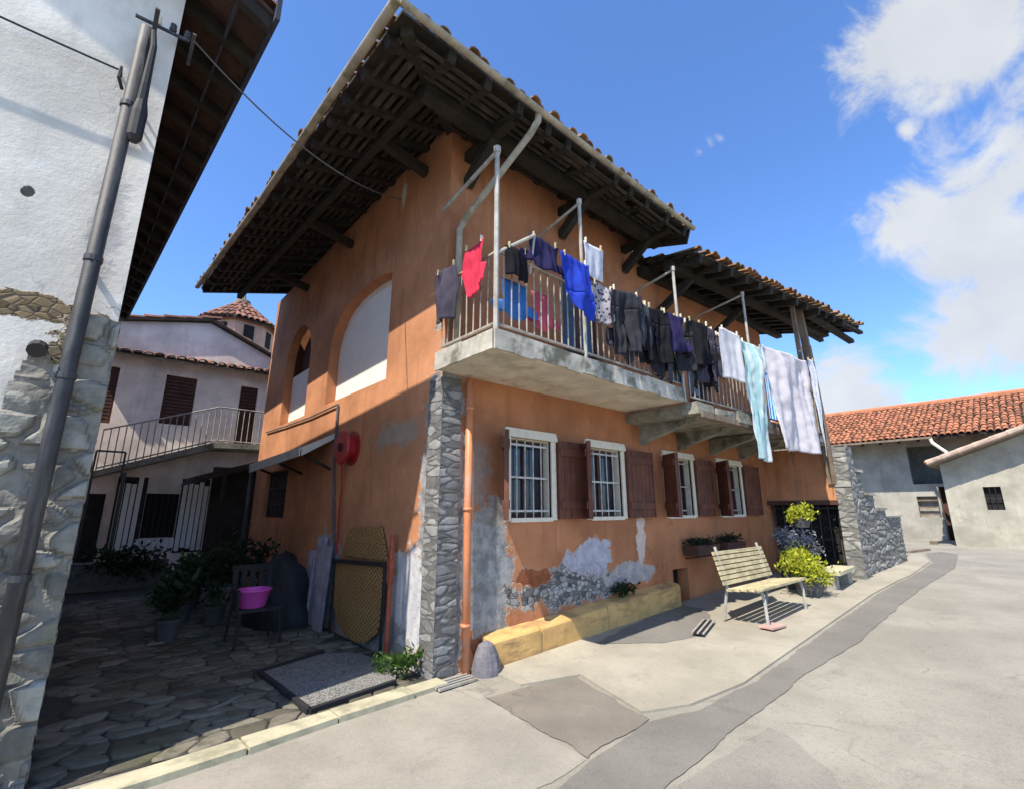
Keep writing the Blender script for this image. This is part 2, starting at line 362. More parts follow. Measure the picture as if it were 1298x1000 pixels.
# ground materials
def roadmat(name, base, var=.14, crack=.5, stain=(.12, .115, .105), samt=.35, agg=.5):
    t = NT(name)
    c = t.mix(t.map(t.noise(.9, 7, .62), .3, .7), tuple(q * (1 - var) for q in base), tuple(q * (1 + var) for q in base))
    c = t.mix(t.math('MULTIPLY', t.map(t.noise(2.6, 6, .7), .52, .7), samt), c, stain)
    c = t.mix(t.math('MULTIPLY', t.map(t.noise(.33, 6, .7), .45, .68), .4), c, tuple(q * .72 for q in base)); c = t.mix(t.math('MULTIPLY', t.map(t.noise(7, 7, .75, None, .4), .57, .68), .5), c, tuple(q * .55 for q in base))
    g = t.noise(110, 3, .7); g2 = t.noise(34, 4, .7)
    c = t.mix(t.math('MULTIPLY', t.map(g, .42, .7), agg * .5), c, tuple(min(1, q * 1.55) for q in base))
    c = t.mix(t.math('MULTIPLY', t.map(g2, .5, .72), agg * .5), c, tuple(q * .62 for q in base))
    wob = t.n.new('ShaderNodeVectorMath'); wob.operation = 'ADD'
    nz = t.n.new('ShaderNodeTexNoise'); nz.inputs['Scale'].default_value = 1.6; nz.inputs['Detail'].default_value = 6
    t.link(t.co, nz.inputs['Vector']); t.link(t.co, wob.inputs[0]); t.link(nz.outputs['Color'], wob.inputs[1])
    ve = t.voro(.42, 'DISTANCE_TO_EDGE', wob.outputs[0])
    ck = t.math('SUBTRACT', 1., t.map(ve.outputs['Distance'], .002, .012))
    ck = t.math('MULTIPLY', ck, t.map(t.noise(.9, 4), .5, .62))
    c = t.mix(t.math('MULTIPLY', ck, crack), c, tuple(q * .3 for q in base))
    t.bump(t.math('ADD', t.noise(80, 6, .75), t.math('MULTIPLY', g2, .6)), .45, .012)
    return t.done(c, .92, spec=.2)
M['road'] = roadmat('worn_asphalt', (.275, .255, .213), .18, crack=.3, agg=1.)
M['patch'] = roadmat('dark_asphalt_patch', (.185, .174, .153), crack=.2, agg=.8)
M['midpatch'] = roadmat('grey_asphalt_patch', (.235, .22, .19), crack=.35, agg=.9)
M['brownpatch'] = roadmat('brownish_asphalt_patch', (.21, .187, .155), .2, .5)
M['pavement'] = roadmat('pale_concrete_pavement', (.34, .312, .25), .18, .2, (.22, .2, .15), .45)
M['concrete'] = roadmat('pale_concrete_apron', (.315, .292, .245), .2, .25, (.22, .205, .17), .4)
M['earth'] = roadmat('dusty_ground', (.25, .23, .18))
t = NT('grey_gravel_mat'); vo = t.voro(55); sep = t.n.new('ShaderNodeSeparateColor'); t.link(vo.outputs['Color'], sep.inputs[0])
c = t.mix(sep.outputs[0], (.10, .10, .095), (.33, .325, .31)); c = t.mix(t.map(t.noise(3.5, 6, .7), .4, .7), c, (.24, .235, .22)); t.bump(vo.outputs['Distance'], .9, .02); M['mat'] = t.done(c, .95, spec=.2)
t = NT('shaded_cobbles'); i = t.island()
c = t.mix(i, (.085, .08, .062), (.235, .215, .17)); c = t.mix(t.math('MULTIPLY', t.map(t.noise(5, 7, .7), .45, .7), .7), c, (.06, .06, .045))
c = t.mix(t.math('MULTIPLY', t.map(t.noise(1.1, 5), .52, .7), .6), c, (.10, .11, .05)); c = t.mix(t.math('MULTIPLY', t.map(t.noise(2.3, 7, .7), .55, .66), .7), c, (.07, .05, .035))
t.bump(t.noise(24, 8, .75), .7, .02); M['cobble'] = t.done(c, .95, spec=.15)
M['joint'] = plain('dark_earth_joint', (.045, .043, .035), 1., .4, 12, .5, 50)

# ------------------------------------------------------------------ ground
def zg(x, y=0):
    if y > .0 and x < 0: return 0.
    x = max(0., x)
    if x < 9: return .033 * x
    if x < 20: return .297 + .0095 * (x - 9)
    return .4015
def sheet(poly, dz, step=.5, zf=zg, lift=None):
    """flat-lying patch that follows the ground"""
    bm = bmesh.new()
    vs = [bm.verts.new((x, y, 0)) for x, y in poly]; bm.faces.new(vs)
    x0, x1 = min(p[0] for p in poly), max(p[0] for p in poly)
    for x in (0, 9, 20):
        if x0 < x < x1:
            g = bm.verts[:] + bm.edges[:] + bm.faces[:]
            bmesh.ops.bisect_plane(bm, geom=g, plane_co=(x, 0, 0), plane_no=(1, 0, 0))
    bmesh.ops.triangulate(bm, faces=bm.faces[:])
    mb = MB(); idx = {v: i for i, v in enumerate(bm.verts)}
    mb.v = [V((v.co.x, v.co.y, zf(v.co.x, -1) + dz)) for v in bm.verts]
    mb.f = [tuple(idx[v] for v in f.verts) for f in bm.faces]; bm.free(); return mb
def wavy(pts, n=6, j=.02):
    out = []
    for i, p in enumerate(pts):
        q = pts[(i + 1) % len(pts)]; L = math.hypot(q[0] - p[0], q[1] - p[1]); m = max(2, int(L / .06))
        for k in range(m):
            s = k / m; x, y = p[0] + (q[0] - p[0]) * s, p[1] + (q[1] - p[1]) * s
            w = V((x * 2.6, y * 2.6, n)); out.append((x + 2.2 * j * mnoise.fractal(w, .8, 2., 5), y + 2.2 * j * mnoise.fractal(w + V((9, 4, 2)), .8, 2., 5)))
    return out

struct('ground', sheet([(-500, -500), (700, -500), (700, 600), (-500, 600)], -.02), M['earth'])
struct('road', sheet([(-14, -16), (32, -16), (32, 3), (-14, 3)], -.008), M['road'])
struct('concrete_apron', sheet(wavy([(-3.2, -.32), (.1, -.2), (.12, -.64), (-.04, -1.93), (-.9, -2.0), (-2., -2.15), (-3.6, -2.3)], 5, .015), -.004), M['concrete'])
# strip of newer asphalt where a trench was filled, and its wide near end
struct('asphalt_strip', sheet(wavy([(-.9, -2.3), (-.5, -2.05), (0, -1.95), (.7, -1.92), (1.15, -2.08), (1.95, -2.16), (4.5, -2.1), (7.2, -2.04), (9.8, -2.1), (13, -2.0), (15.5, -1.5), (16.6, -1.7), (15.9, -2.15), (12, -2.5), (6.8, -2.45), (4.2, -2.5), (2.5, -2.42), (1.3, -2.42), (.2, -2.45), (-.5, -2.5)], 4, .012), -.001), M['patch'])
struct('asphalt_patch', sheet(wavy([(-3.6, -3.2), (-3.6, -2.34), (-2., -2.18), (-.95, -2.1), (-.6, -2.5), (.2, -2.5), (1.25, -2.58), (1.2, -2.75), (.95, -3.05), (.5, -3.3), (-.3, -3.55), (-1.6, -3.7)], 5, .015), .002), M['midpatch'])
struct('brown_patch', sheet(wavy([(.12, -.66), (1.05, -.9), (.74, -1.9), (-.02, -1.92)], 8, .02), -.0005), M['brownpatch'])
# pale pavement along the house with a low kerb edge
pv = MB()
top = [(.55, -.02), (8.6, -.02), (8.6, -1.25), (9.2, -1.25), (9.2, -1.55), (13.0, -1.5), (15.3, -1.2), (15.2, -1.45), (13, -1.93), (9.8, -2.06), (7.2, -1.99), (4.5, -2.05), (1.95, -2.11), (1.2, -2.0), (.8, -1.8), (1.08, -.92), (.5, -.7)]
pm = sheet(top, .012); pv.add(pm.v, pm.f)
for a, b in zip(top, top[1:] + top[:1]):
    n = 6
    for k in range(n):
        p = [(a[0] + (b[0] - a[0]) * s, a[1] + (b[1] - a[1]) * s) for s in (k / n, (k + 1) / n)]
        pv.quad((*p[0], zg(p[0][0], -1) - .05), (*p[1], zg(p[1][0], -1) - .05), (*p[1], zg(p[1][0], -1) + .012), (*p[0], zg(p[0][0], -1) + .012))
struct('pavement', pv, M['pavement'])
struct('ramp_shade_patch', sheet(wavy([(1.95, -.42), (2.5, -.98), (3.0, -1.1), (3.8, -.92), (4.35, -.55), (4.4, -.05), (4.1, -.05)], 6, .02), .016), M['patch'])  # dark asphalt sheet, also standing in for the balcony's shadow on the pavement
# cobbled alley: irregular rounded stones over a dark joint bed
jb = MB(); jb.quad((-2.9, -.1, -.002), (0, -.1, -.002), (0, 7.6, -.002), (-2.9, 7.6, -.002)); jb.quad((-8, 7.6, -.002), (8, 7.6, -.002), (8, 10.6, -.002), (-8, 10.6, -.002))
struct('alley_bed', jb, M['joint'])
cb = MB()
def cell(i, j):
    r = random.Random(i * 131 + j * 977)
    return (-2.85 + (i + (j % 2) * .5 + r.uniform(-.36, .36)) * .215, -.06 + (j + r.uniform(-.36, .36)) * .165)
for j in range(46):
    for i in range(-1, 14):
        c00, c10, c11, c01 = cell(i, j), cell(i + 1, j), cell(i + 1, j + 1), cell(i, j + 1)
        P = [c00, c10, c11, c01]
        if min(p[0] for p in P) < -2.86 or max(p[0] for p in P) > .02 or min(p[1] for p in P) < -.12: continue
        cx, cy = sum(p[0] for p in P) / 4, sum(p[1] for p in P) / 4
        h = rnd(.006, .022); tx, ty = rnd(-.04, .04), rnd(-.04, .04)
        def ring(s, z):
            out = []
            for k in range(4):
                p, q = P[k], P[(k + 1) % 4]
                for m in (.18, .5, .82):
                    x, y = p[0] + (q[0] - p[0]) * m, p[1] + (q[1] - p[1]) * m
                    x, y = cx + (x - cx) * s, cy + (y - cy) * s
                    out.append((x, y, z + (x - cx) * tx + (y - cy) * ty))
            return out
        A, B, C_ = ring(.95, -.004), ring(.91, h * .8), ring(.78, h)
        fs = [(k, (k + 1) % 12, 12 + (k + 1) % 12, 12 + k) for k in range(12)] + [(12 + k, 12 + (k + 1) % 12, 24 + (k + 1) % 12, 24 + k) for k in range(12)] + [tuple(range(24, 36))]
        cb.add(A + B + C_, fs)
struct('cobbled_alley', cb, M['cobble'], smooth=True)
kb = MB(); xs = [-3.3, -2.55, -1.7, -1.05, -.35, .02]
for a, b in zip(xs, xs[1:]):
    ya, yb = -.1 + a * .085, -.1 + b * .085
    A = [(a + .008, ya - .13), (b - .008, yb - .13), (b - .008, yb + .06), (a + .008, ya + .06)]
    kb.prism([(x + rnd(-.006, .006), y + rnd(-.012, .012), -.05) for x, y in A], (0, 0, .085 + rnd(-.008, .008)))
struct('kerb', kb, M['kerb'])

gm = MB()
for _ in range(900):
    k = random.random()
    if k < .35: x = rnd(.5, 8.5); y = -abs(random.gauss(.26, .22)) - .22
    elif k < .6: x = rnd(1.2, 12); y = -2.13 + random.gauss(0, .07)
    elif k < .75: x = rnd(-3.2, .2); y = -.36 + x * .085 - abs(random.gauss(0, .1))
    else: x = rnd(-3, 9); y = rnd(-6, -.4)
    r = rnd(.002, .008); z = zg(x, -1) + (.013 if 1.2 < x < 9 and -2.0 < y < -.3 else -.003)
    P = [(x + r * rnd(.6, 1.2) * math.cos(a), y + r * rnd(.6, 1.2) * math.sin(a), z - .006) for a in (0, 1.3, 2.5, 3.8, 5.)]
    gm.add(P + [(x + rnd(-.3, .3) * r, y, z + r * rnd(.4, .9))], [(0, 1, 5), (1, 2, 5), (2, 3, 5), (3, 4, 5), (4, 0, 5), (4, 3, 2, 1, 0)])
go = obj('grit', gm, plain('loose_grit', (.26, .245, .21), .95, .4, 3, .2, 60, island=.6)); go['kind'] = 'stuff'; go['label'] = 'loose grit and small stones scattered along the street edges'

# ------------------------------------------------------------------ wall helper
def wall_face(mb, outline, holes, fn, depth):
    """outline/holes are 2D loops; fn(u, w, d) -> 3D; d is depth behind the face. Reveals are built round each hole."""
    bm = bmesh.new(); edges = []
    for loop in [outline] + holes:
        vs = [bm.verts.new((p[0], p[1], 0)) for p in loop]
        for i in range(len(vs)): edges.append(bm.edges.new((vs[i], vs[(i + 1) % len(vs)])))
    bmesh.ops.triangle_fill(bm, use_beauty=True, use_dissolve=False, edges=edges, normal=(0, 0, 1))
    idx = {v: i for i, v in enumerate(bm.verts)}
    mb.add([fn(v.co.x, v.co.y, 0) for v in bm.verts], [tuple(idx[v] for v in f.verts) for f in bm.faces]); bm.free()
    for loop in holes:
        n = len(loop)
        for i in range(n):
            a, b = loop[i], loop[(i + 1) % n]
            mb.quad(fn(*a, 0), fn(*b, 0), fn(*b, depth), fn(*a, depth))
def rect(a, b, c, d): return [(a, c), (b, c), (b, d), (a, d)]

# ------------------------------------------------------------------ tiled roofs
def tile_plane(poly, sp=.19, row=.36, r=.082, lip=.05, jit=.012, n=5):
    """poly: first edge is the eave; returns (tile mesh builder, u, v, normal)"""
    P = [V(p) for p in poly]; O = P[0]; u = (P[1] - P[0]).normalized()
    nn = V((0, 0, 0))
    for i in range(len(P)): nn += P[i].cross(P[(i + 1) % len(P)])
    nn.normalize()
    if nn.z < 0: nn = -nn
    v = nn.cross(u).normalized()
    cen = sum(P, V((0, 0, 0))) / len(P)
    if (cen - O).dot(v) < 0: v = -v
    Q = [((p - O).dot(u), (p - O).dot(v)) for p in P]
    def inside(x, y):
        c = False; m = len(Q)
        for i in range(m):
            (x1, y1), (x2, y2) = Q[i], Q[(i + 1) % m]
            if (y1 > y) != (y2 > y) and x < (x2 - x1) * (y - y1) / (y2 - y1) + x1: c = not c
        return c
    mb = MB(); umin, umax = min(q[0] for q in Q), max(q[0] for q in Q); vmax = max(q[1] for q in Q)
    x = umin + sp * .5
    while x < umax:
        k = 0; y = -lip
        while y < vmax:
            if inside(x, max(y + row * .5, .02)):
                xo = x + rnd(-jit, jit); yo = y + rnd(-jit, jit) * 2; tw = rnd(-.02, .02); L = row + .06
                lift = rnd(0, .012); base = len(mb.v); rr = r * rnd(.93, 1.07)
                for (t_, ra, up) in ((0, rr * 1.08, .03 + lift), (1, rr * .86, .008)):
                    for e in (1, .8):
                        for q in range(n + 1):
                            a = math.pi * q / n
                            p = O + u * (xo + tw * t_ + math.cos(a) * ra * e) + v * (yo + t_ * L) + nn * (up + math.sin(a) * ra * e * .8)
                            mb.v.append(p)
                m = n + 1
                for q in range(n):
                    mb.f.append((base + q, base + q + 1, base + 2 * m + q + 1, base + 2 * m + q))
                    mb.f.append((base + q, base + q + 1, base + m + q + 1, base + m + q))
                    mb.f.append((base + m + q, base + m + q + 1, base + 3 * m + q + 1, base + 3 * m + q))
            y += row
        x += sp
    return mb, u, v, nn, O, inside
def roof_deck(poly, th, drop=0.):
    P = [V(p) - V((0, 0, drop)) for p in poly]; mb = MB(); mb.prism([p - V((0, 0, th)) for p in P], (0, 0, th)); return mb

# ------------------------------------------------------------------ THE ORANGE HOUSE
house = thing('orange_house', 'two storey orange house with peeling plaster, wide tiled eaves and a long balcony', 'house')
XE = 8.6                        # far end of the street front
ZA, ZB = 6.38, 5.95
wins = [(.98, 1.68, 1.5, 2.46), (2.46, 3.2, 1.5, 2.46), (4.46, 5.3, 1.5, 2.46), (6.36, 7.3, 1.5, 2.46)]
doors = [(2.0, 2.9, 3.28, 5.2), (5.5, 6.4, 3.2, 5.0)]
cellar = (4.45, 4.92, .16, .66)
holes = [rect(*w_) for w_ in wins] + [rect(*d) for d in doors] + [rect(*cellar)]
mb = MB(); wall_face(mb, [(0, -.3), (9.4, -.3), (9.4, ZB), (3.9, ZB), (3.9, ZA), (0, ZA)], holes, lambda u, w, d: V((u, d, w)), .2)
mb.quad((9.4, 0, -.3), (9.4, 7.45, -.3), (9.4, 7.45, ZB), (9.4, 0, ZB)); mb.quad((9.4, 7.45, -.3), (0, 7.45, -.3), (0, 7.45, 6.4), (9.4, 7.45, 6.4))
mb.quad((3.9, 0, ZB), (3.9, 7.45, ZB), (3.9, 7.45, 7.6), (3.9, 3.9, 7.6))
front = obj('wall', mb, M['front'], house); front['label'] = 'orange street wall with flaking grey and lilac patches low down'
def arc_hole(y0, y1, z0, spec):
    return [(y0, z0), (y1, z0)] + spec
big = [(1.42, 3.3), (3.62, 3.3), (3.62, 4.1), (3.58, 4.35), (3.48, 4.56), (3.3, 4.74), (3.05, 4.87), (2.75, 4.95), (2.4, 4.99), (2.05, 4.99), (1.7, 4.95), (1.42, 4.88)]
small = [(4.62, 3.27), (6.12, 3.27), (6.12, 4.55), (6.08, 4.8), (5.96, 5.0), (5.75, 5.16), (5.5, 5.24), (5.2, 5.22), (4.95, 5.1), (4.78, 4.92), (4.66, 4.7), (4.62, 4.5)]
sw = rect(5.2, 6.6, 1.44, 2.34)
mb = MB(); wall_face(mb, [(0, -.3), (7.45, -.3), (7.45, 6.45), (0, 6.45)], [big, small, sw], lambda u, w, d: V((d, u, w)), .17)
side = obj('wall', mb, M['side'], house); side['label'] = 'orange alley wall with grey patches near the corner'
def back_panel(loop, x, mat, name):
    m_ = MB(); m_.prism([(x, p[0], p[1]) for p in loop], (.03, 0, 0)); return obj(name, m_, mat, house)
p_ = back_panel([(p[0] - .005 if p[0] < 2.5 else p[0] + .005, p[1] + (.0)) for p in big], .172, M['panel'], 'arched_window'); p_['label'] = 'large arched opening closed with a white panel'
lowp = rect(4.62, 6.12, 3.27, 4.32)
back_panel(lowp, .16, M['panel'], 'panel')['label'] = 'low white panel across the smaller arched opening'
back_panel(small, .3, M['darkshutter'], 'arched_window')['label'] = 'smaller arched opening, dark brown above'
wp = back_panel(sw, .1, M['darkshutter'], 'window')
m_ = MB()
for k in range(9): m_.beam((.08, 5.25 + k * .165, 1.46), (.08, 5.25 + k * .165, 2.32), .02, .02)
for z in (1.7, 2.0): m_.beam((.07, 5.2, z), (.07, 6.6, z), .02, .02)
obj('grille', m_, M['blackiron'], wp)
# street windows
for i, (a, b, c, d) in enumerate(wins):
    w_ = MB(); F = .085
    # plastered surround standing proud, lintel like a small sloping hood
    w_.box((a - F, -.022, c - .035), (a, .03, d)); w_.box((b, -.022, c - .035), (b + F, .03, d)); w_.box((a, -.03, c - .05), (b, .1, c))
    w_.prism([(a - F - .02, -.05, d), (b + F + .02, -.05, d), (b + F, -.03, d + .11), (a - F, -.03, d + .11)], (0, .07, 0))
    w_.box((a, .031, c), (a + .014, .119, d)); w_.box((b - .014, .031, c), (b, .119, d)); w_.box((a + .014, .031, d - .014), (b - .014, .119, d))
    wo = obj('window', w_, M['frame'], house)
    s_ = MB(); fr = .05; y0, y1 = .12, .165
    s_.box((a, y0, c), (a + fr, y1, d)); s_.box((b - fr, y0, c), (b, y1, d)); s_.box((a + fr, y0, d - fr), (b - fr, y1, d)); s_.box((a + fr, y0, c), (b - fr, y1, c + fr)); s_.box(((a + b) / 2 - .03, y0, c + fr), ((a + b) / 2 + .03, y1, d - fr))
    obj('sash', s_, M['darkshutter'], wo)
    g_ = MB(); g_.box((a + .001, .145, c + .001), (b - .001, .15, d - .001)); obj('pane', g_, M['glass'], wo)
    r_ = MB(); nb = 5
    for k in range(1, nb): 
        x = a + (b - a) * k / nb; r_.tube([(x, .035, c), (x, .035, d)], .009, 6)
    for z in (c + .08, (c + d) / 2, d - .08): r_.box((a, .029, z - .012), (b, .041, z + .012))
    obj('grille', r_, M['iron'] if i < 2 else M['rail'], wo)
# shutters: a leaf folded flat on the right of each window, one standing open on the left
def shutter(hx, ang, wd, z0, z1, sgn):
    """leaf hinged at hx, swung so that 180 lies flat against the wall"""
    m_ = MB(); ca, sa = math.cos(ang), math.sin(ang); d = V((sgn * ca, -sa, 0)); nrm = V((sgn * sa, ca, 0)); O = V((hx, -.035, z0))
    H = z1 - z0; T = .02
    def bx(u0, u1, w0, w1, t0, t1):
        m_.obox(O + d * ((u0 + u1) / 2) + V((0, 0, (w0 + w1) / 2)) + nrm * ((t0 + t1) / 2), d * (u1 - u0) / 2, nrm * (t1 - t0) / 2, V((0, 0, (w1 - w0) / 2)))
    n = max(3, round(wd / .11)); g = wd / n
    for k in range(n): bx(k * g + .003, (k + 1) * g - .003, 0, H, -T, T + rnd(-.003, .003))
    for z in (.12, H - .2): bx(.02, wd - .02, z, z + .1, -T - .022, -T); bx(.02, wd - .02, z, z + .1, T + .004, T + .024)
    bx(0, .03, 0, H, -T - .012, -T); bx(wd - .03, wd, 0, H, -T - .012, -T)
    return obj('shutter', m_, M['shutter'], house)
A178 = math.radians(176)
for i, (a, b, c, d) in enumerate(wins):
    wd = (.52, .62, .5, .62)[i]
    shutter(b + .095, math.radians(5), wd, c - .02, d + .02, 1)
    shutter(a - .095, math.radians((50, 44, 58, 48)[i]), (.34, .42, .42, .46)[i], c - .02, d + .02, -1)
# cellar hole, upper doors
m_ = MB(); a, b, c, d = cellar; m_.box((a, .19, c), (b, .2, d)); obj('cellar_opening', m_, M['black'], house)
for a, b, c, d in doors:
    m_ = MB(); m_.box((a + .001, .12, c + .001), (b - .001, .15, d - .001)); do = obj('door', m_, M['darkshutter'], house)
    m_ = MB()
    for s0, s1 in ((a + .1, (a + b) / 2 - .06), ((a + b) / 2 + .06, b - .1)): m_.box((s0, .112, c + .6), (s1, .121, d - .12))
    obj('pane', m_, M['glass'], do)
# stone corner
m_ = MB(); rubble(m_, (-.016, -.012, -.05), (1, 0, 0), (0, -1, 0), .25, 3.08, .26, .075, .007, .012, None, 1.2, .09); rubble(m_, (-.014, .26, -.05), (0, -1, 0), (-1, 0, 0), .276, 3.08, .26, .075, .007, .012, None, 2.7, .09)
obj('corner_stone', m_, M['quoin'], house)
# ochre ledge at the foot of the street wall
m_ = MB()
P0 = [(.5, .46, -.36), (2.1, .53, -.36), (4.15, .62, -.33)]
def ledge_run(x0, x1, za, zb, ya, yb):
    N = int((x1 - x0) / .035); base = len(m_.v); PN = 0
    for i in range(N + 1):
        f = i / N; x = x0 + (x1 - x0) * f; z = za + (zb - za) * f; y = ya + (yb - ya) * f; g = zg(x) - .06
        pr = [(y, g), (y, g + (z - .05 - g) * .5), (y, z - .05), (y + .001, z - .028), (y + .012, z - .012), (y * .72, z + .002), (y * .4, z + .014), (y * .15, z + .024), (.0, z + .03)]
        PN = len(pr); e = 1. - .02 * (1 if i in (0, N) else 0)
        for k, (py, pz) in enumerate(pr):
            w = V((x * 5, py * 9, pz * 6)); d = mnoise.fractal(w, .9, 2., 5) * (.0025 if 0 < k < PN - 1 else .0015); c2 = -.016 * max(0, mnoise.noise(V((x * 3.1, 7, k * .6))) - .35) if k in (3, 4) else 0
            m_.v.append(V((x + (.012 if i == 0 else (-.012 if i == N else 0)) * (k in (3, 4)), py * e - d * .8 - c2, pz + d * .6 + c2)))
    for i in range(N):
        for k in range(PN - 1):
            a = base + i * PN + k; m_.f.append((a, a + 1, a + PN + 1, a + PN))
    m_.f.append(tuple(base + k for k in range(PN)) ); m_.f.append(tuple(base + N * PN + k for k in range(PN - 1, -1, -1)))
ledge_run(.56, 1.28, .285, .315, -.2, -.2); ledge_run(1.29, 2.5, .31, .385, -.192, -.19); ledge_run(2.505, 4.35, .385, .475, -.19, -.17)
obj('ledge', m_, M['ledge'], house)
# drainpipe at the corner and the pale pipe wandering down from the gutter
m_ = MB(); m_.tube([(.31, -.075, 3.04), (.315, -.075, 1.5), (.33, -.08, .0)], .042, 12)
for z in (.45, 1.6, 2.7): m_.tube([(.316, -.075, z - .018), (.316, -.075, z + .018)], .052, 12)
obj('drainpipe', m_, M['copperpipe'], house, smooth=True)
m_ = MB(); m_.tube([(.42, -1.13, 6.02), (.42, -1.12, 5.9), (.38, -1.04, 5.76), (.12, -.16, 4.98), (.1, -.08, 4.86), (.1, -.08, 3.3)], .04, 10)
obj('drainpipe', m_, M['gutter'], house, smooth=True)['label'] = 'pale gutter pipe bending in under the eave'
# end wall standing forward at the far end of the balcony, over a wrought iron gate
m_ = MB(); m_.box((XE, -1.34, 1.78), (XE + .28, -.0005, 2.86)); obj('wing_wall', m_, M['side'], house)
m_ = MB(); m_.box((XE - .04, -1.36, 1.69), (XE + .32, -.001, 1.779)); obj('lintel', m_, M['darkshutter'], house)

# roofs -------------------------------------------------------------
RA = [[(-1.3, -1.1, 6.05), (3.95, -1.06, 6.05), (3.95, 3.9, 7.72), (3.4, 3.9, 7.72)],
      [(-1.62, 7.05, 6.2), (-1.3, -1.1, 6.05), (3.4, 3.9, 7.72), (3.4, 7.5, 7.72)],
      [(3.95, 7.5, 7.7), (3.4, 7.5, 7.72), (3.4, 3.9, 7.72), (3.95, 3.9, 7.72)]]
RB = [[(3.97, -1.12, 5.64), (10.5, -1.86, 5.86), (10.3, 3.6, 7.2), (3.97, 3.9, 7.1)],
      [(10.3, 8.0, 6.1), (3.97, 8.0, 6.1), (3.97, 3.9, 7.1), (10.3, 3.6, 7.2)]]
for gi, (planes, lab) in enumerate(((RA, 'higher hipped roof over the corner'), (RB, 'lower sagging roof over the far half'))):
    dk = MB(); tl = MB(); rf = []
    for pi, poly in enumerate(planes):
        d_ = roof_deck(poly, .035); dk.add(d_.v, d_.f)
        if gi == 0 and pi == 2: continue
        t_, u, v, nn, O, ins = tile_plane(poly, .17, .34, .07, .05, .03)
        tl.add(t_.v, t_.f)
        if gi == 1 and pi == 1: continue
        L = (V(poly[1]) - V(poly[0])).length; x = .15
        while x < L - .1:
            ln = .1
            while ln < 2.1 and ins(x, ln + .1): ln += .1
            if ln > .3:
                a = O + u * x + v * -.02 - nn * .1; b = O + u * (x + rnd(-.03, .03)) + v * ln - nn * .1
                q = MB(); q.beam(a, b, .085, .12, nn); rf.append(q)
            x += .46 + rnd(-.12, .12)
    roof = obj('roof', tl, M['tiles_old'], house); roof['label'] = lab
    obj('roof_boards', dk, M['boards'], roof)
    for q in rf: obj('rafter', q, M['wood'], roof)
    # cross battens, purlins and brackets hung under the eaves
    bt = MB()
    if gi == 0:
        for k in range(9):
            y = -1.0 + k * .115; z = 6.05 + (y + 1.1) * .33 - .155; x = -1.1 + k * .1
            while x < 3.8:
                x2 = min(x + rnd(.6, 1.8), 3.9); bt.beam((x, y, z), (x2, y, z), rnd(.03, .07), .02); x = x2 + rnd(.02, .25)
        for k in range(12):
            x = -1.2 + k * .115; z = 6.07 + (x + 1.35) * .35 - .16; y = -.9 + k * .09
            while y < 6.8:
                L = rnd(.7, 2.2); y2 = min(y + L, 6.95); y2 = y2 if random.random() < .8 else y + .2; f = lambda q_: (x - .035 * (q_ + .9), q_, z + .016 * (q_ + .9)); bt.beam(f(y), f(y2), rnd(.03, .07), .02); y = y2 + rnd(.02, .25)
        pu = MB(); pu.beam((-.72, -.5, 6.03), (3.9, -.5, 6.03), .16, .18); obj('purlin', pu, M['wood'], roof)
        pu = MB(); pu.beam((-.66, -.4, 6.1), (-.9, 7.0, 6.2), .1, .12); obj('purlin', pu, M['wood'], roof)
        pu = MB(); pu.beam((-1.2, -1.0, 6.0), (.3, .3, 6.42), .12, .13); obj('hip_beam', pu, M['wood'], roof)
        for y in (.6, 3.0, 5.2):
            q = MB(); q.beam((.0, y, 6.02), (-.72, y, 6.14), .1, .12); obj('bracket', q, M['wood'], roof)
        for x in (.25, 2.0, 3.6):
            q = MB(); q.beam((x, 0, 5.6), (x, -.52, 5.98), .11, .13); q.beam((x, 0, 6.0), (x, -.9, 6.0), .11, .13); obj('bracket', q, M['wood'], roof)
    else:
        for k in range(6):
            y0 = -1.02 + k * .25; y1 = -1.72 + k * .33; z0 = 5.64 + (y0 + 1.12) * .29 - .045; z1 = 5.86 + (y1 + 1.86) * .25 - .045
            bt.beam((4.0, y0, z0), (10.4, y1, z1), .15, .02)
        pu = MB(); pu.beam((4.0, -.6, 5.62), (10.5, -1.15, 5.86), .15, .17); obj('purlin', pu, M['wood'], roof)
        pu = MB(); pu.beam((4.0, -.08, 5.72), (10.5, -.1, 6.12), .14, .16); obj('purlin', pu, M['wood'], roof)
        for x in (4.6, 6.6):
            q = MB(); q.beam((x, 0, 5.1), (x + .06, -.68, 5.56), .1, .12); obj('bracket', q, M['wood'], roof)
        # loose laths of the broken far verge
        q = MB(); q.beam((9.6, -1.7, 5.74), (10.75, -1.82, 5.76), .1, .07); q.beam((8.4, -1.4, 5.70), (10.78, -1.6, 5.60), .12, .09); q.beam((8.6, -.8, 5.88), (10.7, -1.0, 5.78), .1, .09); q.beam((10.45, -1.84, 5.8), (10.3, 1.5, 6.6), .08, .16)
        obj('verge_board', q, M['wood'], roof)
        # mossy end of the upper roof seen over the lower one
    obj('batten', bt, M['lath'], roof)
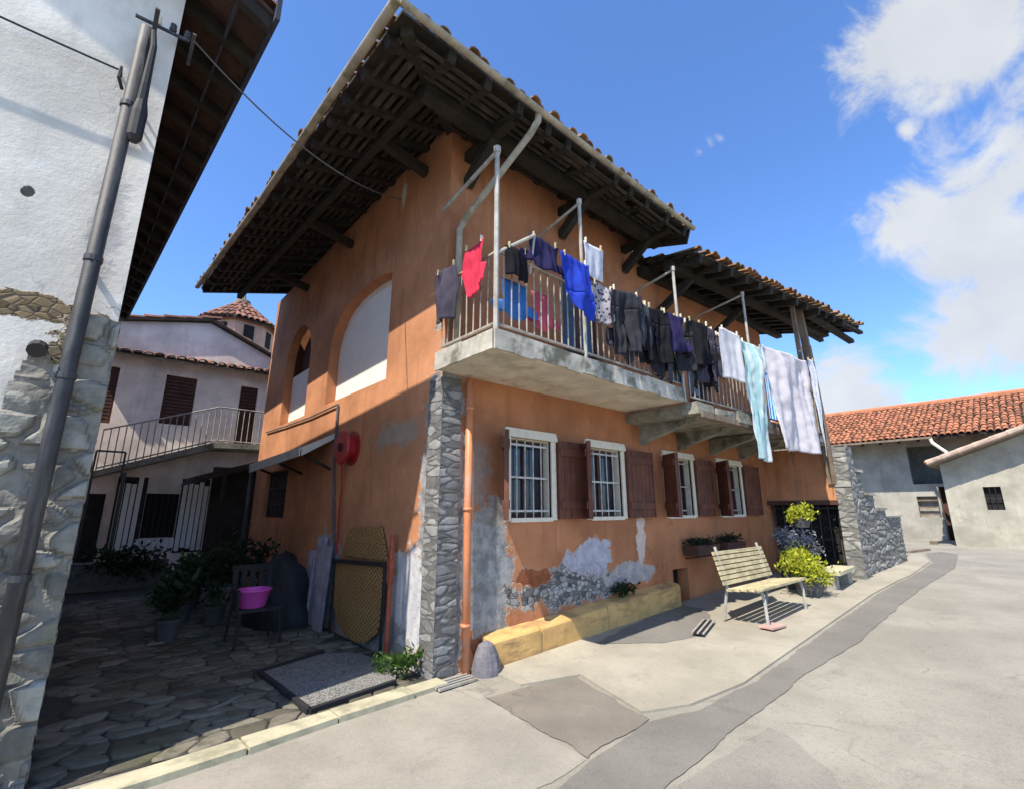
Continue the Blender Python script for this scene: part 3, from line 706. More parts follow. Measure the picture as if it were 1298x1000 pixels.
# gutters
def gutter(pts, r, mat):
    m_ = MB(); n = 8; base = 0
    for (rr, flip) in ((r, 0), (r * .84, 1)):
        for p in pts:
            p = V(p)
            i = pts.index(tuple(p)) if tuple(p) in pts else 0
            d = (V(pts[min(i + 1, len(pts) - 1)]) - V(pts[max(i - 1, 0)])).normalized(); sd = d.cross(V((0, 0, 1))).normalized()
            for k in range(n + 1):
                a = math.pi * k / n; m_.v.append(p + sd * math.cos(a) * rr - V((0, 0, 1)) * math.sin(a) * rr)
    m = n + 1; L = len(pts)
    for s in range(2):
        for i in range(L - 1):
            for k in range(n):
                o_ = s * L * m; m_.f.append((o_ + i * m + k, o_ + i * m + k + 1, o_ + (i + 1) * m + k + 1, o_ + (i + 1) * m + k))
    for i in range(L - 1):
        for k in (0, n): m_.f.append((i * m + k, (i + 1) * m + k, L * m + (i + 1) * m + k, L * m + i * m + k))
    for i in (0, L - 1):
        m_.f.append(tuple(i * m + k for k in range(m)))
    return m_
g1 = [(-1.36, -1.17, 6.03), (1.2, -1.16, 6.0), (3.95, -1.14, 6.03)]
obj('gutter', gutter(g1, .042, None), M['gutter'], house, smooth=False)
g2 = [(-1.38, -1.17, 6.05), (-1.5, 3.0, 6.1), (-1.69, 7.05, 6.19)]
obj('gutter', gutter(g2, .048, None), M['gutter'], house)
m_ = MB(); m_.beam((3.93, -1.1, 6.1), (3.93, 3.8, 7.74), .05, .16); m_.beam((3.95, -1.05, 5.95), (3.95, 0, 6.3), .03, .3); obj('bargeboard', m_, M['wood'], house)

# balcony -------------------------------------------------------------
b_ = MB(); b_.box((-.12, -1.03, 3.085), (3.4, -.001, 3.25)); 
bal = obj('balcony', b_, M['slab'], house); bal['label'] = 'concrete balcony slab on the corner half'
m_ = MB()
for k in range(14):
    x0 = -.13 + k * .252; m_.box((x0, -1.055, 3.06 + rnd(-.01, .015)), (x0 + .251, -1.032, 3.26 + rnd(-.008, .008)), .004)
for k in range(4):
    y0 = -1.03 + k * .25; m_.box((-.145, y0, 3.06 + rnd(-.01, .01)), (-.122, y0 + .249, 3.26 + rnd(-.008, .008)), .004)
obj('slab_edge', m_, M['slab_edge'], bal)
b2 = MB(); x = 3.42
while x < XE:
    w_ = rnd(.5, .9); x1 = min(XE, x + w_); yo = -1.18 - .14 * (x - 3.4) / 5 + rnd(-.05, .03); b2.box((x, yo, 2.93 + rnd(-.03, .02)), (x1 - .01, -.002, 3.06 + rnd(-.02, .02)), .012); x = x1
bal2 = obj('balcony', b2, M['slab_mossy'], house); bal2['label'] = 'lower balcony of rough mossy stone slabs'
for x in (3.75, 4.9, 6.1, 7.4):
    q = MB(); q.prism([(x, 0, 2.6), (x, 0, 2.92), (x, -.85, 2.92), (x, -.8, 2.84), (x, -.2, 2.68)], (.14, 0, 0)); obj('corbel', q, M['slab_mossy'], bal2)
m_ = MB(); m_.beam((3.5, -1.16, 2.9), (8.6, -1.28, 2.9), .1, .09); obj('edge_beam', m_, M['oldwood'], bal2)
m_ = MB()
def railing(m_, p, q, z0, z1, step):
    p, q = V((*p, 0)), V((*q, 0)); L = (q - p).length; n = int(L / step)
    for z in (z0, z1): m_.beam(p + V((0, 0, z)), q + V((0, 0, z)), .03, .022)
    for k in range(n + 1):
        c = p + (q - p) * k / n; m_.tube([c + V((0, 0, z0)), c + V((rnd(-.006, .006), rnd(-.006, .006), z1))], .0085, 6)
railing(m_, (-.08, -.05), (-.08, -.99), 3.34, 4.1, .105); railing(m_, (-.08, -.99), (3.4, -.99), 3.34, 4.12, .105)
obj('railing', m_, M['rail'], bal)
m_ = MB(); railing(m_, (3.42, -1.1), (8.5, -1.27), 3.14, 3.98, .12); obj('railing', m_, M['rail'], bal2)
def post(p0, p1, wall_pt, parent, r=.022, mat='zinc'):
    m_ = MB(); m_.tube([p0, p1], r, 8)
    if wall_pt: m_.tube([p1, wall_pt], r * .85, 8)
    m_.tube([(p1[0], p1[1], p1[2] - .02), (p1[0], p1[1], p1[2] + .05)], r * 1.5, 8)
    return obj('post', m_, M[mat], parent)
post((-.08, -1.0, 3.1), (-.08, -1.0, 5.28), (-.08, -.0, 5.1), bal, .027)
post((1.26, -1.0, 3.1), (1.24, -1.0, 5.28), (1.24, 0, 5.1), bal)
post((3.36, -1.04, 3.1), (3.36, -1.03, 5.12), (3.3, 0, 4.9), bal)
post((5.62, -1.14, 3.0), (5.6, -1.14, 5.38), (5.6, 0, 5.2), bal2)
m_ = MB(); m_.tube([(-.06, -.99, 4.1), (.36, -1.1, 4.42)], .02, 8); m_.tube([(.36, -1.1, 4.42), (.36, -1.02, 4.0)], .014, 8); obj('drying_rack', m_, M['zinc'], bal)
m_ = MB(); m_.beam((7.83, -1.3, 2.8), (7.72, -1.3, 5.84), .075, .075, (1, 0, 0)); obj('post', m_, M['oldwood'], bal2)
m_ = MB(); m_.beam((8.62, -1.31, 2.1), (8.34, -1.28, 5.0), .15, .13, (1, 0, 0)); m_.beam((8.34, -1.28, 4.95), (8.3, -1.25, 5.86), .13, .12, (1, 0, 0)); obj('post', m_, M['oldwood'], bal2)['label'] = 'thick leaning timber post at the far end'
# wire strung under the windows of the alley wall
m_ = MB(); m_.tube([(-.03, 2.95, 3.2), (-.03, 4.2, 3.17), (-.03, 5.6, 3.19), (-.03, 6.95, 3.23)], .014, 6); m_.tube([(-.03, 2.95, 3.2), (-.03, 2.9, 2.2), (-.03, 2.6, .9)], .018, 6)
obj('conduit', m_, M['greycable'], house)

# ------------------------------------------------------------------ laundry
LG = 'laundry hung along the balcony'
def cloth(name, label, cat, strips, O, ang, mat, amp=.03, freq=9., solid=.003, bulge=.0, lean=0.):
    """strips: list of [(s, u_left, u_right) rows]; O is the top left corner; ang turns the width out of the wall line"""
    mb = MB(); O = V(O); du = V((math.cos(ang), -math.sin(ang), 0)); nn = V((-math.sin(ang), -math.cos(ang), 0)); ph = rnd(0, 6)
    for rows in strips:
        base = len(mb.v); NX = 26; R = []
        for (a, b) in zip(rows, rows[1:]):
            k = max(2, int((b[0] - a[0]) / .03))
            R += [tuple(a[i] + (b[i] - a[i]) * j / k for i in range(3)) for j in range(k)]
        R.append(rows[-1])
        for s, u0, u1 in R:
            for i in range(NX + 1):
                u = u0 + (u1 - u0) * i / NX
                w = min(1, s / .25 + .25)
                d = .35 * amp * w * math.sin(freq * 5.1 * u + ph * 3 + 2.5 * mnoise.noise(V((u * 3, s * 1.5, ph)))) + min(.03, .5 * amp if mat in PALE else amp) * (mnoise.noise(V((u * 5 + ph, s * 4, ph))) + .5 * mnoise.noise(V((u * 12, s * 9 + ph, 3)))) + amp * w * (math.sin(freq * u + ph + s * 1.3) + .5 * math.sin(freq * 2.3 * u + ph * 2 - s * 2)) + bulge * math.sin(min(1, s * 1.2) * 3.1)
                mb.v.append(O + du * (u + .012 * math.sin(s * 9 + ph)) + nn * (d + .01) - V((0, 0, 1)) * (s + .015 * math.sin(u * 7 + ph)) + nn * lean * s)
        for r in range(len(R) - 1):
            for i in range(NX):
                q = base + r * (NX + 1) + i; mb.f.append((q, q + 1, q + NX + 2, q + NX + 1))
    o = obj(name, mb, mat, None, tuple(O), smooth=True, solid=solid)
    if O.z > 4.1 and cat != 'sheet':
        tops = [r0[0] for r0 in strips if r0[0][0] < .05]
        for s0, u0, u1 in tops:
            for f in (.12, .88):
                q = MB(); c_ = O + du * (u0 + (u1 - u0) * f) + nn * .014; q.obox(c_ + V((0, 0, .012)), du * .006, nn * .012, V((0, 0, .035))); obj('peg', q, M['benchwood'] if random.random() < .5 else M['frame'], o)
    return tag(o, label, cat, LG)
def towel(w, h, flare=.0): return [[(0, 0, w), (h * .5, -flare * .5, w + flare * .5), (h, -flare, w + flare)]]
def shirt(w, h):            # hung by the hem, sleeves dangling
    return [[(0, 0, w), (h * .62, .02, w - .02), (h * .86, w * .1, w * .9), (h, w * .3, w * .7)],
            [(h * .55, -.10, .03), (h * .7, -.16, .06), (h * .86, -.1, .1)], [(h * .55, w - .03, w + .12), (h * .72, w - .06, w + .16), (h * .84, w - .1, w + .08)]]
def trousers(w, h):
    return [[(0, 0, w), (h * .28, -.01, w + .01)], [(h * .28, -.01, w * .49), (h, w * .06, w * .42)], [(h * .28, w * .51, w + .01), (h * .96, w * .56, w * .94)]]
def vest(w, h): return [[(0, w * .12, w * .34), (h * .2, w * .06, w * .4), (h * .34, 0, w * .5)], [(0, w * .66, w * .88), (h * .2, w * .6, w * .94), (h * .34, w * .5, w)], [(h * .34, 0, w), (h, .02, w - .02)]]
C = {k: clothmat(k + '_cloth', *a) for k, a in dict(
    red=((.78, .055, .11),), navy=((.032, .028, .095),), royal=((.03, .07, .55),), sky=((.06, .22, .6),), salmon=((.62, .12, .17),),
    charcoal=((.028, .03, .036), (.05, .05, .062)), black=((.016, .016, .02),), slate=((.075, .082, .11),), violetgrey=((.085, .075, .105),)).items()}
C['white'] = clothmat('white_cloth', (.78, .78, .80), (.7, .7, .74), None, .35)
C['lilac'] = clothmat('lilac_white_cloth', (.80, .775, .80), (.76, .73, .77), 'print', .4, 9)
C['paleblue'] = clothmat('pale_blue_print', (.55, .62, .74), (.72, .74, .8), 'print', .3, 14)
C['teal'] = clothmat('teal_striped_towelling', (.46, .69, .72), (.74, .82, .83), 'stripe', .4, 2.0)
C['pattern'] = clothmat('black_and_white_print', (.06, .06, .08), (.42, .40, .44), 'print', .2, 22)
PALE = [C[k] for k in ('white', 'lilac', 'paleblue', 'teal')]
cloth('dark_garment', 'crumpled dark grey garment over the short end railing nearest the wall', 'garment', [[(0, 0, .4), (.3, -.02, .42), (.62, .03, .38)]], (-.15, -.02, 4.2), math.radians(90), C['violetgrey'], .035, 14)
cloth('red_shirt', 'bright red shirt hanging on the short end railing', 'shirt', [[(0, 0, .34), (.28, .0, .36), (.55, .06, .22)], [(.3, .2, .4), (.5, .24, .38)]], (-.15, -.56, 4.27), math.radians(90), C['red'], .025, 15)
cloth('sky_blue_shirt', 'light blue shirt low behind the railing bars near the corner', 'shirt', shirt(.33, .42), (.06, -.93, 3.88), 0, C['sky'], .02)
cloth('pink_shirt', 'salmon pink shirt low behind the railing bars', 'shirt', shirt(.24, .44), (.48, -.93, 3.88), 0, C['salmon'], .02)
cloth('dark_garment', 'small black garment bunched at the corner of the railing', 'garment', towel(.28, .32), (.02, -1.03, 4.2), 0, C['black'], .03, 16)
cloth('navy_shirt', 'dark navy shirt hung highest beside the corner drying rack', 'shirt', shirt(.44, .36), (.3, -1.08, 4.42), 0, C['navy'], .03, 11)
cloth('blue_shirt', 'royal blue shirt hanging on the outside of the railing', 'shirt', [[(0, 0, .46), (.3, .03, .5), (.42, .08, .56)], [(.42, .08, .56), (.64, .26, .6)]], (.7, -1.15, 4.33), 0, C['royal'], .035, 10)
cloth('white_cloth', 'white patterned cloth hung high next to the second thin post', 'cloth', towel(.38, .44), (1.2, -1.06, 4.73), 0, C['paleblue'], .015)
cloth('printed_blouse', 'grey and white printed blouse right of the royal blue shirt', 'blouse', shirt(.42, .5), (1.34, -1.05, 4.24), 0, C['pattern'], .03, 11)
D = [('charcoal', 'trousers', 1.66, 4.26, .42, .86, 'charcoal trousers hanging just right of the printed blouse'),
     ('slate', 'vest', 2.0, 4.22, .4, .62, 'slate grey vest hanging between two pairs of dark trousers'),
     ('black', 'trousers', 2.32, 4.25, .44, .82, 'black trousers in the middle of the row of dark washing'),
     ('navy', 'shirt', 2.72, 4.26, .42, .6, 'dark navy shirt in the middle of the row of dark washing'),
     ('charcoal', 'vest', 3.06, 4.28, .4, .8, 'long charcoal top hanging beside the middle thin post'),
     ('black', 'shirt', 3.38, 4.3, .4, .72, 'black shirt hanging just right of the middle thin post'),
     ('violetgrey', 'trousers', 3.66, 4.32, .42, .95, 'grey trousers hanging left of the last dark garment'),
     ('slate', 'vest', 4.0, 4.3, .36, .75, 'dark slate top, last dark garment before the white towel')]
D += [('violetgrey', 'shirt', 1.84, 4.2, .4, .8, 'grey violet shirt half hidden behind the charcoal trousers and slate vest'),
      ('charcoal', 'shirt', 2.5, 4.22, .4, .92, 'long charcoal shirt half hidden behind the black trousers'),
      ('slate', 'trousers', 2.92, 4.24, .42, .95, 'slate grey trousers half hidden behind the navy shirt in the dark row'),
      ('black', 'trousers', 3.5, 4.28, .44, .98, 'long black trousers half hidden behind the black shirt'),
      ('charcoal', 'trousers', 3.88, 4.3, .4, 1.0, 'charcoal trousers half hidden behind the slate top near the white towel')]
for mt, kd, x, z, w_, h_, lab in D:
    fn = dict(trousers=trousers, vest=vest, shirt=shirt)[kd]; yy = -1.09 if x < 3.2 else -1.16
    cloth('dark_' + kd, lab, kd if kd != 'vest' else 'top', fn(w_ * 1.25, h_ * .97), (x - .03, yy - rnd(0, .03) + (.09 if 'half hidden' in lab else 0), z - .02), math.radians(rnd(-6, 10)), C[mt], .035, 12)
cloth('white_towel', 'plain white towel, shortest of the three pale cloths', 'towel', towel(.6, .8), (4.12, -1.29, 4.32), math.radians(4), C['white'], .02, 6)
cloth('striped_towel', 'long teal and white striped towel hanging below the balcony', 'towel', [[(0, 0, .74), (.9, .04, .66), (1.95, .12, .66)]], (4.86, -1.27, 4.3), math.radians(6), C['teal'], .045, 7, bulge=.04)
cloth('bed_sheet', 'large lilac white bed sheet hanging down beside the wooden post', 'sheet', [[(0, 0, 1.6), (.9, .06, 1.56), (1.82, .16, 1.55)]], (5.82, -1.29, 4.42), math.radians(7), C['lilac'], .05, 4.5)
cloth('net_curtain', 'narrow grey strip of cloth hanging between the sheet and the thick post', 'cloth', [[(0, 0, .22), (1.0, .06, .22), (2.0, .12, .2)]], (7.95, -1.36, 4.6), math.radians(10), C['paleblue'], .02, 10)
m_ = MB(); m_.tube([(3.36, -1.06, 4.36), (5.6, -1.2, 4.34), (7.75, -1.36, 4.5), (8.4, -1.36, 4.6)], .008, 5)
tag(obj('clothesline', m_, M['greycable'], None, (3.36, -1.06, 4.36)), 'thin clothesline running along the balcony to the thick far post', 'clothesline')

# ------------------------------------------------------------------ objects on the alley side
# sheet awning
aw = thing('awning', 'pale corrugated sheet awning over the alley side of the orange house', 'awning', (0, 4.8, 2.6))
m_ = MB(); N = 46; pts = []
for k in range(N + 1):
    y = 3.0 + k * (5.75 - 3.0) / N; h = (.012 if k % 2 else -.012)
    pts.append([(0.0, y, 2.74 - .12 * k / N + h), (-.5, y, 2.47 - .06 * k / N + h)])
for k in range(N):
    a, b = pts[k]; c, d = pts[k + 1]; m_.quad(a, c, d, b); dz = V((0, 0, -.012)); m_.quad(V(a) + dz, V(b) + dz, V(d) + dz, V(c) + dz)
obj('sheet', m_, M['awning'], aw)
m_ = MB(); m_.prism([(-.51, 2.98, 2.49), (-.51, 2.98, 2.36), (-.51, 5.78, 2.27), (-.51, 5.78, 2.43)], (-.02, 0, 0)); m_.prism([(-.5, 2.975, 2.49), (-.5, 2.975, 2.36), (0, 2.975, 2.68), (0, 2.975, 2.76)], (0, -.02, 0)); obj('edge_strip', m_, M['awning'], aw)
for y in (3.1, 4.4, 5.65):
    q = MB(); q.beam((0, y, 2.2), (-.46, y, 2.42 - .02 * (y - 3)), .035, .04); obj('bracket', q, M['wood'], aw)
q = MB(); q.tube([(-.5, 5.7, 0), (-.5, 5.7, 2.38)], .035, 8); obj('support', q, M['greypole'], aw)
# hose reel
hr = thing('hose_reel', 'round red hose reel fixed high on the alley wall', 'hose reel', (0, 2.3, 2.45))
m_ = MB()
def disc(m_, c, r, x0, x1, n=20, r2=None):
    P = [(math.cos(2 * math.pi * k / n), math.sin(2 * math.pi * k / n)) for k in range(n)]
    A = [V((x0, c[0] + r * a, c[1] + r * b)) for a, b in P]; B = [V((x1, c[0] + (r2 or r) * a, c[1] + (r2 or r) * b)) for a, b in P]
    m_.add(A + B, [tuple(range(n)), tuple(range(2 * n - 1, n - 1, -1))] + [(k, (k + 1) % n, n + (k + 1) % n, n + k) for k in range(n)])
disc(m_, (2.3, 2.45), .245, -.005, -.03); disc(m_, (2.3, 2.45), .245, -.16, -.185, 20, .23); obj('flange', m_, M['red'], hr)
m_ = MB(); disc(m_, (2.3, 2.45), .17, -.03, -.16); obj('drum', m_, M['red'], hr)
m_ = MB(); disc(m_, (2.3, 2.45), .06, -.185, -.21); obj('hub', m_, M['blackplastic'], hr)
m_ = MB(); m_.tube([(-.1, 2.42, 2.28), (-.06, 2.45, 1.9), (-.05, 2.5, 1.4), (-.05, 2.46, 1.0)], .012, 6); obj('hose', m_, M['red'], hr)
# woven screen gate + rust post
gt = thing('screen_gate', 'tan woven screen gate with arched foot standing against the alley wall', 'gate', (-.06, 1.6, 0))
loop = [(1.0, .96), (2.36, .9), (2.34, .42), (2.2, .2), (1.95, .08), (1.6, .05), (1.3, .1), (1.08, .24), (.98, .45)]
m_ = MB(); m_.prism([(-.09, y, z) for y, z in loop], (.03, 0, 0)); obj('screen', m_, M['reed'], gt)
m_ = MB(); m_.beam((-.1, .95, .98), (-.1, 2.42, .92), .05, .045); m_.beam((-.085, 2.4, 0), (-.085, 2.4, .93), .035, .03); m_.beam((-.085, .95, 0), (-.085, .95, .97), .03, .03); obj('gate_frame', m_, M['blackiron'], gt)
m_ = MB(); m_.prism([(-.05, .98, 1.02), (-.05, 2.3, .99), (-.05, 2.1, 1.35), (-.05, 1.2, 1.4)], (.02, 0, 0)); obj('upper_screen', m_, M['reed'], gt)
m_ = MB(); m_.tube([(-.1, .78, 0), (-.09, .8, 1.32)], .028, 8); m_.box((-.125, .755, .8), (-.075, .825, 1.05)); tag(obj('rusty_post', m_, plain('rusty_red_iron', (.30, .07, .035), .8, .3, 8, .3, 40), None, (-.1, .78, 0)), 'thin rust red post beside the woven screen gate', 'post')
m_ = MB(); m_.obox((-.14, 2.62, .55), (.015, .01, 0), (.0, .14, 0), (.03, 0, .55)); m_.obox((-.1, 2.95, .6), (.015, 0, 0), (0, .16, 0), (.02, 0, .6)); m_.obox((-.12, 3.26, .5), (.015, 0, 0), (0, .13, 0), (.03, 0, .5))
tag(obj('old_board', m_, plain('lilac_grey_boards', (.36, .33, .4), .9, .25, 5, .4, 30, (.14, .12, .14), 4, .7, streak=(3, 3, .5)), None, (-.1, 2.9, 0)), 'weathered lilac grey boards leaning on the wall left of the screen gate', 'boards')
# gravel mat
mt = thing('gravel_mat', 'grey gravelly mat with a black border lying on the cobbles', 'mat', (-.8, .6, 0))
mp = [(-1.22, 1.26), (-1.17, -.02), (-.34, .12), (-.12, .5), (-.2, 1.2), (-.5, 1.5)]
m_ = MB(); m_.prism([(x, y, .02) for x, y in mp], (0, 0, .012)); obj('mat', m_, M['mat'], mt)
m_ = MB()
for a, b in ((0, 1), (1, 2), (5, 0)): m_.beam((*mp[a], .03), (*mp[b], .03), .045, .04)
obj('border', m_, M['blackplastic'], mt)
# garden chair with tub
ch = thing('garden_chair', 'black plastic garden chair standing in the shady alley', 'chair', (-1.0, 2.0, 0))
m_ = MB(); m_.box((-1.32, 1.82, .4), (-.84, 2.28, .435), .004); obj('seat', m_, M['blackplastic'], ch)
m_ = MB()
for k in range(5): m_.beam((-1.28 + k * .1, 2.27, .43), (-1.28 + k * .1, 2.38, .84), .06, .02, (0, 1, 0))
m_.beam((-1.32, 2.385, .86), (-.84, 2.385, .86), .03, .07); obj('backrest', m_, M['blackplastic'], ch)
for x, y in ((-1.3, 1.84), (-.86, 1.84), (-1.3, 2.26), (-.86, 2.26)):
    q = MB(); q.tube([(x, y, .4), (x + (.03 if x > -1.1 else -.03), y + (-.03 if y < 2 else .03), 0.01)], [.02, .016], 6); obj('leg', q, M['blackplastic'], ch)
for x in (-1.33, -.83):
    q = MB(); q.tube([(x, 1.86, .41), (x, 1.86, .64), (x, 2.34, .66)], .018, 6); obj('armrest', q, M['blackplastic'], ch)
ch.location = (-.9, 2.5, 0)
m_ = MB(); m_.lathe((-1.04, 2.48, .437), [(.13, 0), (.145, .01), (.185, .19), (.2, .195), (.2, .21), (.18, .212), (.174, .19), (.13, .03), (.02, .025)], 22); tag(obj('wash_tub', m_, M['pink'], None, (-1.04, 2.48, .437), smooth=True), 'magenta pink plastic tub sitting on the black garden chair', 'tub')

m_ = MB(); N = 26; Mr = 14
for j in range(Mr + 1):
    for i in range(N):
        a = 2 * math.pi * i / N; f = j / Mr; r = math.cos(f * math.pi / 2) ** .55; w = V((math.cos(a) * 1.6, math.sin(a) * 1.6, f * 2.2)); d = 1 + .28 * mnoise.fractal(w, .9, 2., 4)
        fold = 1 + .06 * math.sin(a * 9 + f * 3) * (1 - f)
        m_.v.append(V((-.42 + .4 * r * d * fold * math.cos(a), 3.45 + .5 * r * d * fold * math.sin(a), (.92 * f ** .8) * (1 + .18 * mnoise.noise(w)))))
for j in range(Mr):
    for i in range(N): m_.f.append((j * N + i, j * N + (i + 1) % N, (j + 1) * N + (i + 1) % N, (j + 1) * N + i))
tag(obj('covered_pile', m_, plain('dark_tarpaulin', (.016, .017, .02), .75, .3, 5, .4, 12), None, (-.42, 3.45, 0), smooth=True), 'dark tarpaulin covered pile against the alley wall behind the chair', 'pile')

# ------------------------------------------------------------------ plants
def foliage(mb, c, r, n, s, flat=.0, clumps=9, seed=None, up=0.):
    c = V(c); R = V(r); cl = []
    for _ in range(clumps):
        d = V((rnd(-1, 1), rnd(-1, 1), rnd(-.8, 1)));
        d = d.normalized() * rnd(.2, .95); cl.append(V((d.x * R.x, d.y * R.y, d.z * R.z)))
    for _ in range(n):
        q = random.choice(cl); d = V((random.gauss(0, .28) * R.x, random.gauss(0, .28) * R.y, random.gauss(0, .28) * R.z)); p = c + q + d
        a = V((rnd(-1, 1), rnd(-1, 1), rnd(-.6, 1) + up)).normalized(); b = a.cross(V((rnd(-1, 1), rnd(-1, 1), rnd(-1, 1)))).normalized()
        L = s * rnd(.6, 1.3); w = L * .42
        mb.add([p, p + a * L * .5 + b * w * .5, p + a * L, p + a * L * .5 - b * w * .5], [(0, 1, 2, 3)])
def plant(name, label, cat, c, r, n, s, leaf, pot=None, potmat='terracotta', clumps=9, group=None, up=0.):
    base = (c[0], c[1], pot[2] if pot else c[2] - r[2]); th = thing(name, label, cat, base, group)
    m_ = MB(); foliage(m_, c, r, n, s, clumps=clumps, up=up); obj('foliage', m_, M[leaf], th)
    if pot:
        pr, ph_, pz = pot; q = MB(); q.lathe((c[0], c[1], pz), [(pr * .72, 0), (pr * .98, ph_ * .88), (pr * 1.06, ph_ * .88), (pr * 1.06, ph_), (pr * .9, ph_), (pr * .86, ph_ * .9), (.01, ph_ * .9)], 18); obj('pot', q, M[potmat], th, smooth=False)
        st = MB()
        for _ in range(6):
            a = rnd(0, 6.28); st.tube([(c[0] + .3 * pr * math.cos(a), c[1] + .3 * pr * math.sin(a), pz + ph_ * .85), (c[0] + r[0] * .5 * math.cos(a), c[1] + r[1] * .5 * math.sin(a), c[2])], [.008, .004], 5)
        obj('stem', st, M['leaf_green'], th)
    else:
        st = MB()
        for _ in range(5):
            a = rnd(0, 6.28); st.tube([(c[0], c[1], base[2]), (c[0] + r[0] * .5 * math.cos(a), c[1] + r[1] * .5 * math.sin(a), c[2] + r[2] * .2)], [.008, .004], 5)
        obj('stem', st, M['leaf_green'], th)
    return th
plant('weed', 'bright green weeds growing at the stone corner of the house', 'weeds', (-.2, .22, .12), (.16, .14, .13), 260, .07, 'leaf_green', clumps=7, up=.6)
plant('weed', 'small dark weeds sprouting where the alley kerb meets the mat', 'weeds', (-.32, .42, .09), (.1, .14, .09), 120, .05, 'leaf_green', clumps=5, up=.6)
plant('dark_plant', 'dark tuft of leaves sitting on the ochre ledge', 'plant', (3.0, -.1, .54), (.2, .09, .1), 260, .07, 'leaf_dark')
plant('lime_bush', 'bright lime green bush in a black pot right of the bench', 'potted plant', (6.4, -1.32, .66), (.5, .3, .25), 3000, .075, 'leaf_lime', (.24, .3, .23), 'greypot', 16, up=.5)
for k, (x, y, r, h, lf, lb) in enumerate([(-1.15, 4.0, .3, .8, 'leaf_dark', 'dark leafy plant in a pot behind the garden chair'), (-1.75, 3.4, .22, .5, 'leaf_dark', 'low dark plant in a pot left of the garden chair'), (-1.5, 4.4, .35, .6, 'leaf_dark', 'wide dark plant deep in the alley, left of the chair'), (-.5, 4.9, .32, .9, 'leaf_dark', 'tall dark plant beside the awning post'), (-1.2, 5.6, .3, .5, 'leaf_green', 'green plant in a pot deep in the alley before the far house')]):
    plant('potted_plant', lb, 'potted plant', (x, y, .3 + h * .5), (r, r, h * .5), 420, .12, lf, (.15, .26, 0), 'greypot', group='potted plants in the alley', clumps=10)
# hanging basket on a bracket from the gate lintel, flowers in pots, planter boxes behind the bench
hb = plant('hanging_basket', 'lime yellow plant in a hanging basket in front of the iron gate', 'hanging plant', (6.5, -1.3, 1.55), (.24, .2, .13), 520, .08, 'leaf_lime', (.15, .16, 1.3), 'greypot', 9)
m_ = MB(); m_.tube([(6.5, -1.3, 1.44), (6.5, -1.3, 2.88)], .006, 5); obj('chain', m_, M['blackiron'], hb)
plant('violet_flowers', 'violet and white flowers in a grey pot behind the lime bush', 'flowers', (6.9, -.9, 1.0), (.3, .22, .26), 620, .075, 'violet', (.2, .5, .23), 'greypot', 10)
plant('violet_flowers', 'lower clump of violet flowers in a pot nearest the iron gate', 'flowers', (7.7, -.95, .95), (.26, .2, .3), 420, .07, 'violet', (.18, .4, .26), 'greypot', 9)
for x, lb in ((5.15, 'dark planter box on the wall behind the bench, left of its pair'), (6.2, 'dark planter box on the wall behind the bench, right of its pair')):
    th = thing('planter_box', lb, 'planter', (x, -.2, .84), 'planter boxes behind the bench')
    q = MB(); q.prism([(x - .36, -.28, .86), (x + .36, -.28, .86), (x + .38, -.30, 1.02), (x - .38, -.30, 1.02)], (0, .26, 0)); obj('box', q, M['darkshutter'], th)
    q = MB(); foliage(q, (x, -.16, 1.06), (.36, .12, .07), 260, .07); obj('foliage', q, M['leaf_dark'], th)
    q = MB()
    for s in (-.25, .25): q.beam((x + s, -.001, .8), (x + s, -.28, .85), .03, .02)
    obj('bracket', q, M['blackiron'], th)
# ------------------------------------------------------------------ bench
bx0, bx1 = 3.78, 5.4; gz = zg(4.5) + .012
bn = thing('park_bench', 'sun bleached slatted bench with pale iron legs by the orange house', 'bench', ((bx0 + bx1) / 2, -1.4, gz))
m_ = MB()
for k in range(5): y = -1.62 + k * .095; z = gz + .43 - .012 * k; m_.box((bx0, y, z), (bx1, y + .075, z + .028), .003)
obj('seat', m_, M['benchwood'], bn)
m_ = MB()
for k in range(7):
    z = gz + .45 + k * .062; y = -1.13 + k * .018; m_.obox(((bx0 + bx1) / 2, y, z + .025), ((bx1 - bx0) / 2, 0, 0), (0, .011, -.002), (0, .006, .024))
obj('backrest', m_, M['benchwood'], bn)
for x in (bx0 + .12, bx1 - .12):
    for (P, nm) in (([(x, -1.6, gz), (x, -1.59, gz + .3), (x, -1.56, gz + .42)], 'leg'), ([(x, -1.04, gz), (x, -1.12, gz + .42), (x, -1.0, gz + .93)], 'leg')):
        q = MB(); q.tube(P, .02, 8); obj(nm, q, M['benchmetal'], bn)
    q = MB(); q.tube([(x, -1.58, gz + .405), (x, -1.1, gz + .395)], .016, 8); obj('seat_support', q, M['benchmetal'], bn)
m_ = MB(); m_.prism([(3.78, -1.7, gz), (4.1, -1.74, gz), (4.12, -1.54, gz), (3.8, -1.52, gz)], (0, 0, .022)); tag(obj('paving_tile', m_, plain('pink_clay_tile', (.46, .29, .25), .9, .12, 5, .3, 30), None, (3.95, -1.62, gz)), 'pinkish tile lying on the pavement under the bench front leg', 'tile')
tb = thing('stone_table', 'low pale stone slab table between lime bush and stone pillar', 'table', (7.65, -1.45, .28))
m_ = MB(); m_.prism([(7.0, -1.62, .5), (8.25, -1.55, .5), (8.2, -1.2, .5), (7.05, -1.22, .5)], (0, 0, .06)); obj('slab', m_, plain('yellowish_stone', (.5, .46, .3), .9, .2, 5, .4, 30), tb)
for x in (7.2, 8.0):
    q = MB(); q.box((x - .12, -1.5, .2), (x + .12, -1.28, .499), .01); obj('leg', q, M['mortar'], tb)
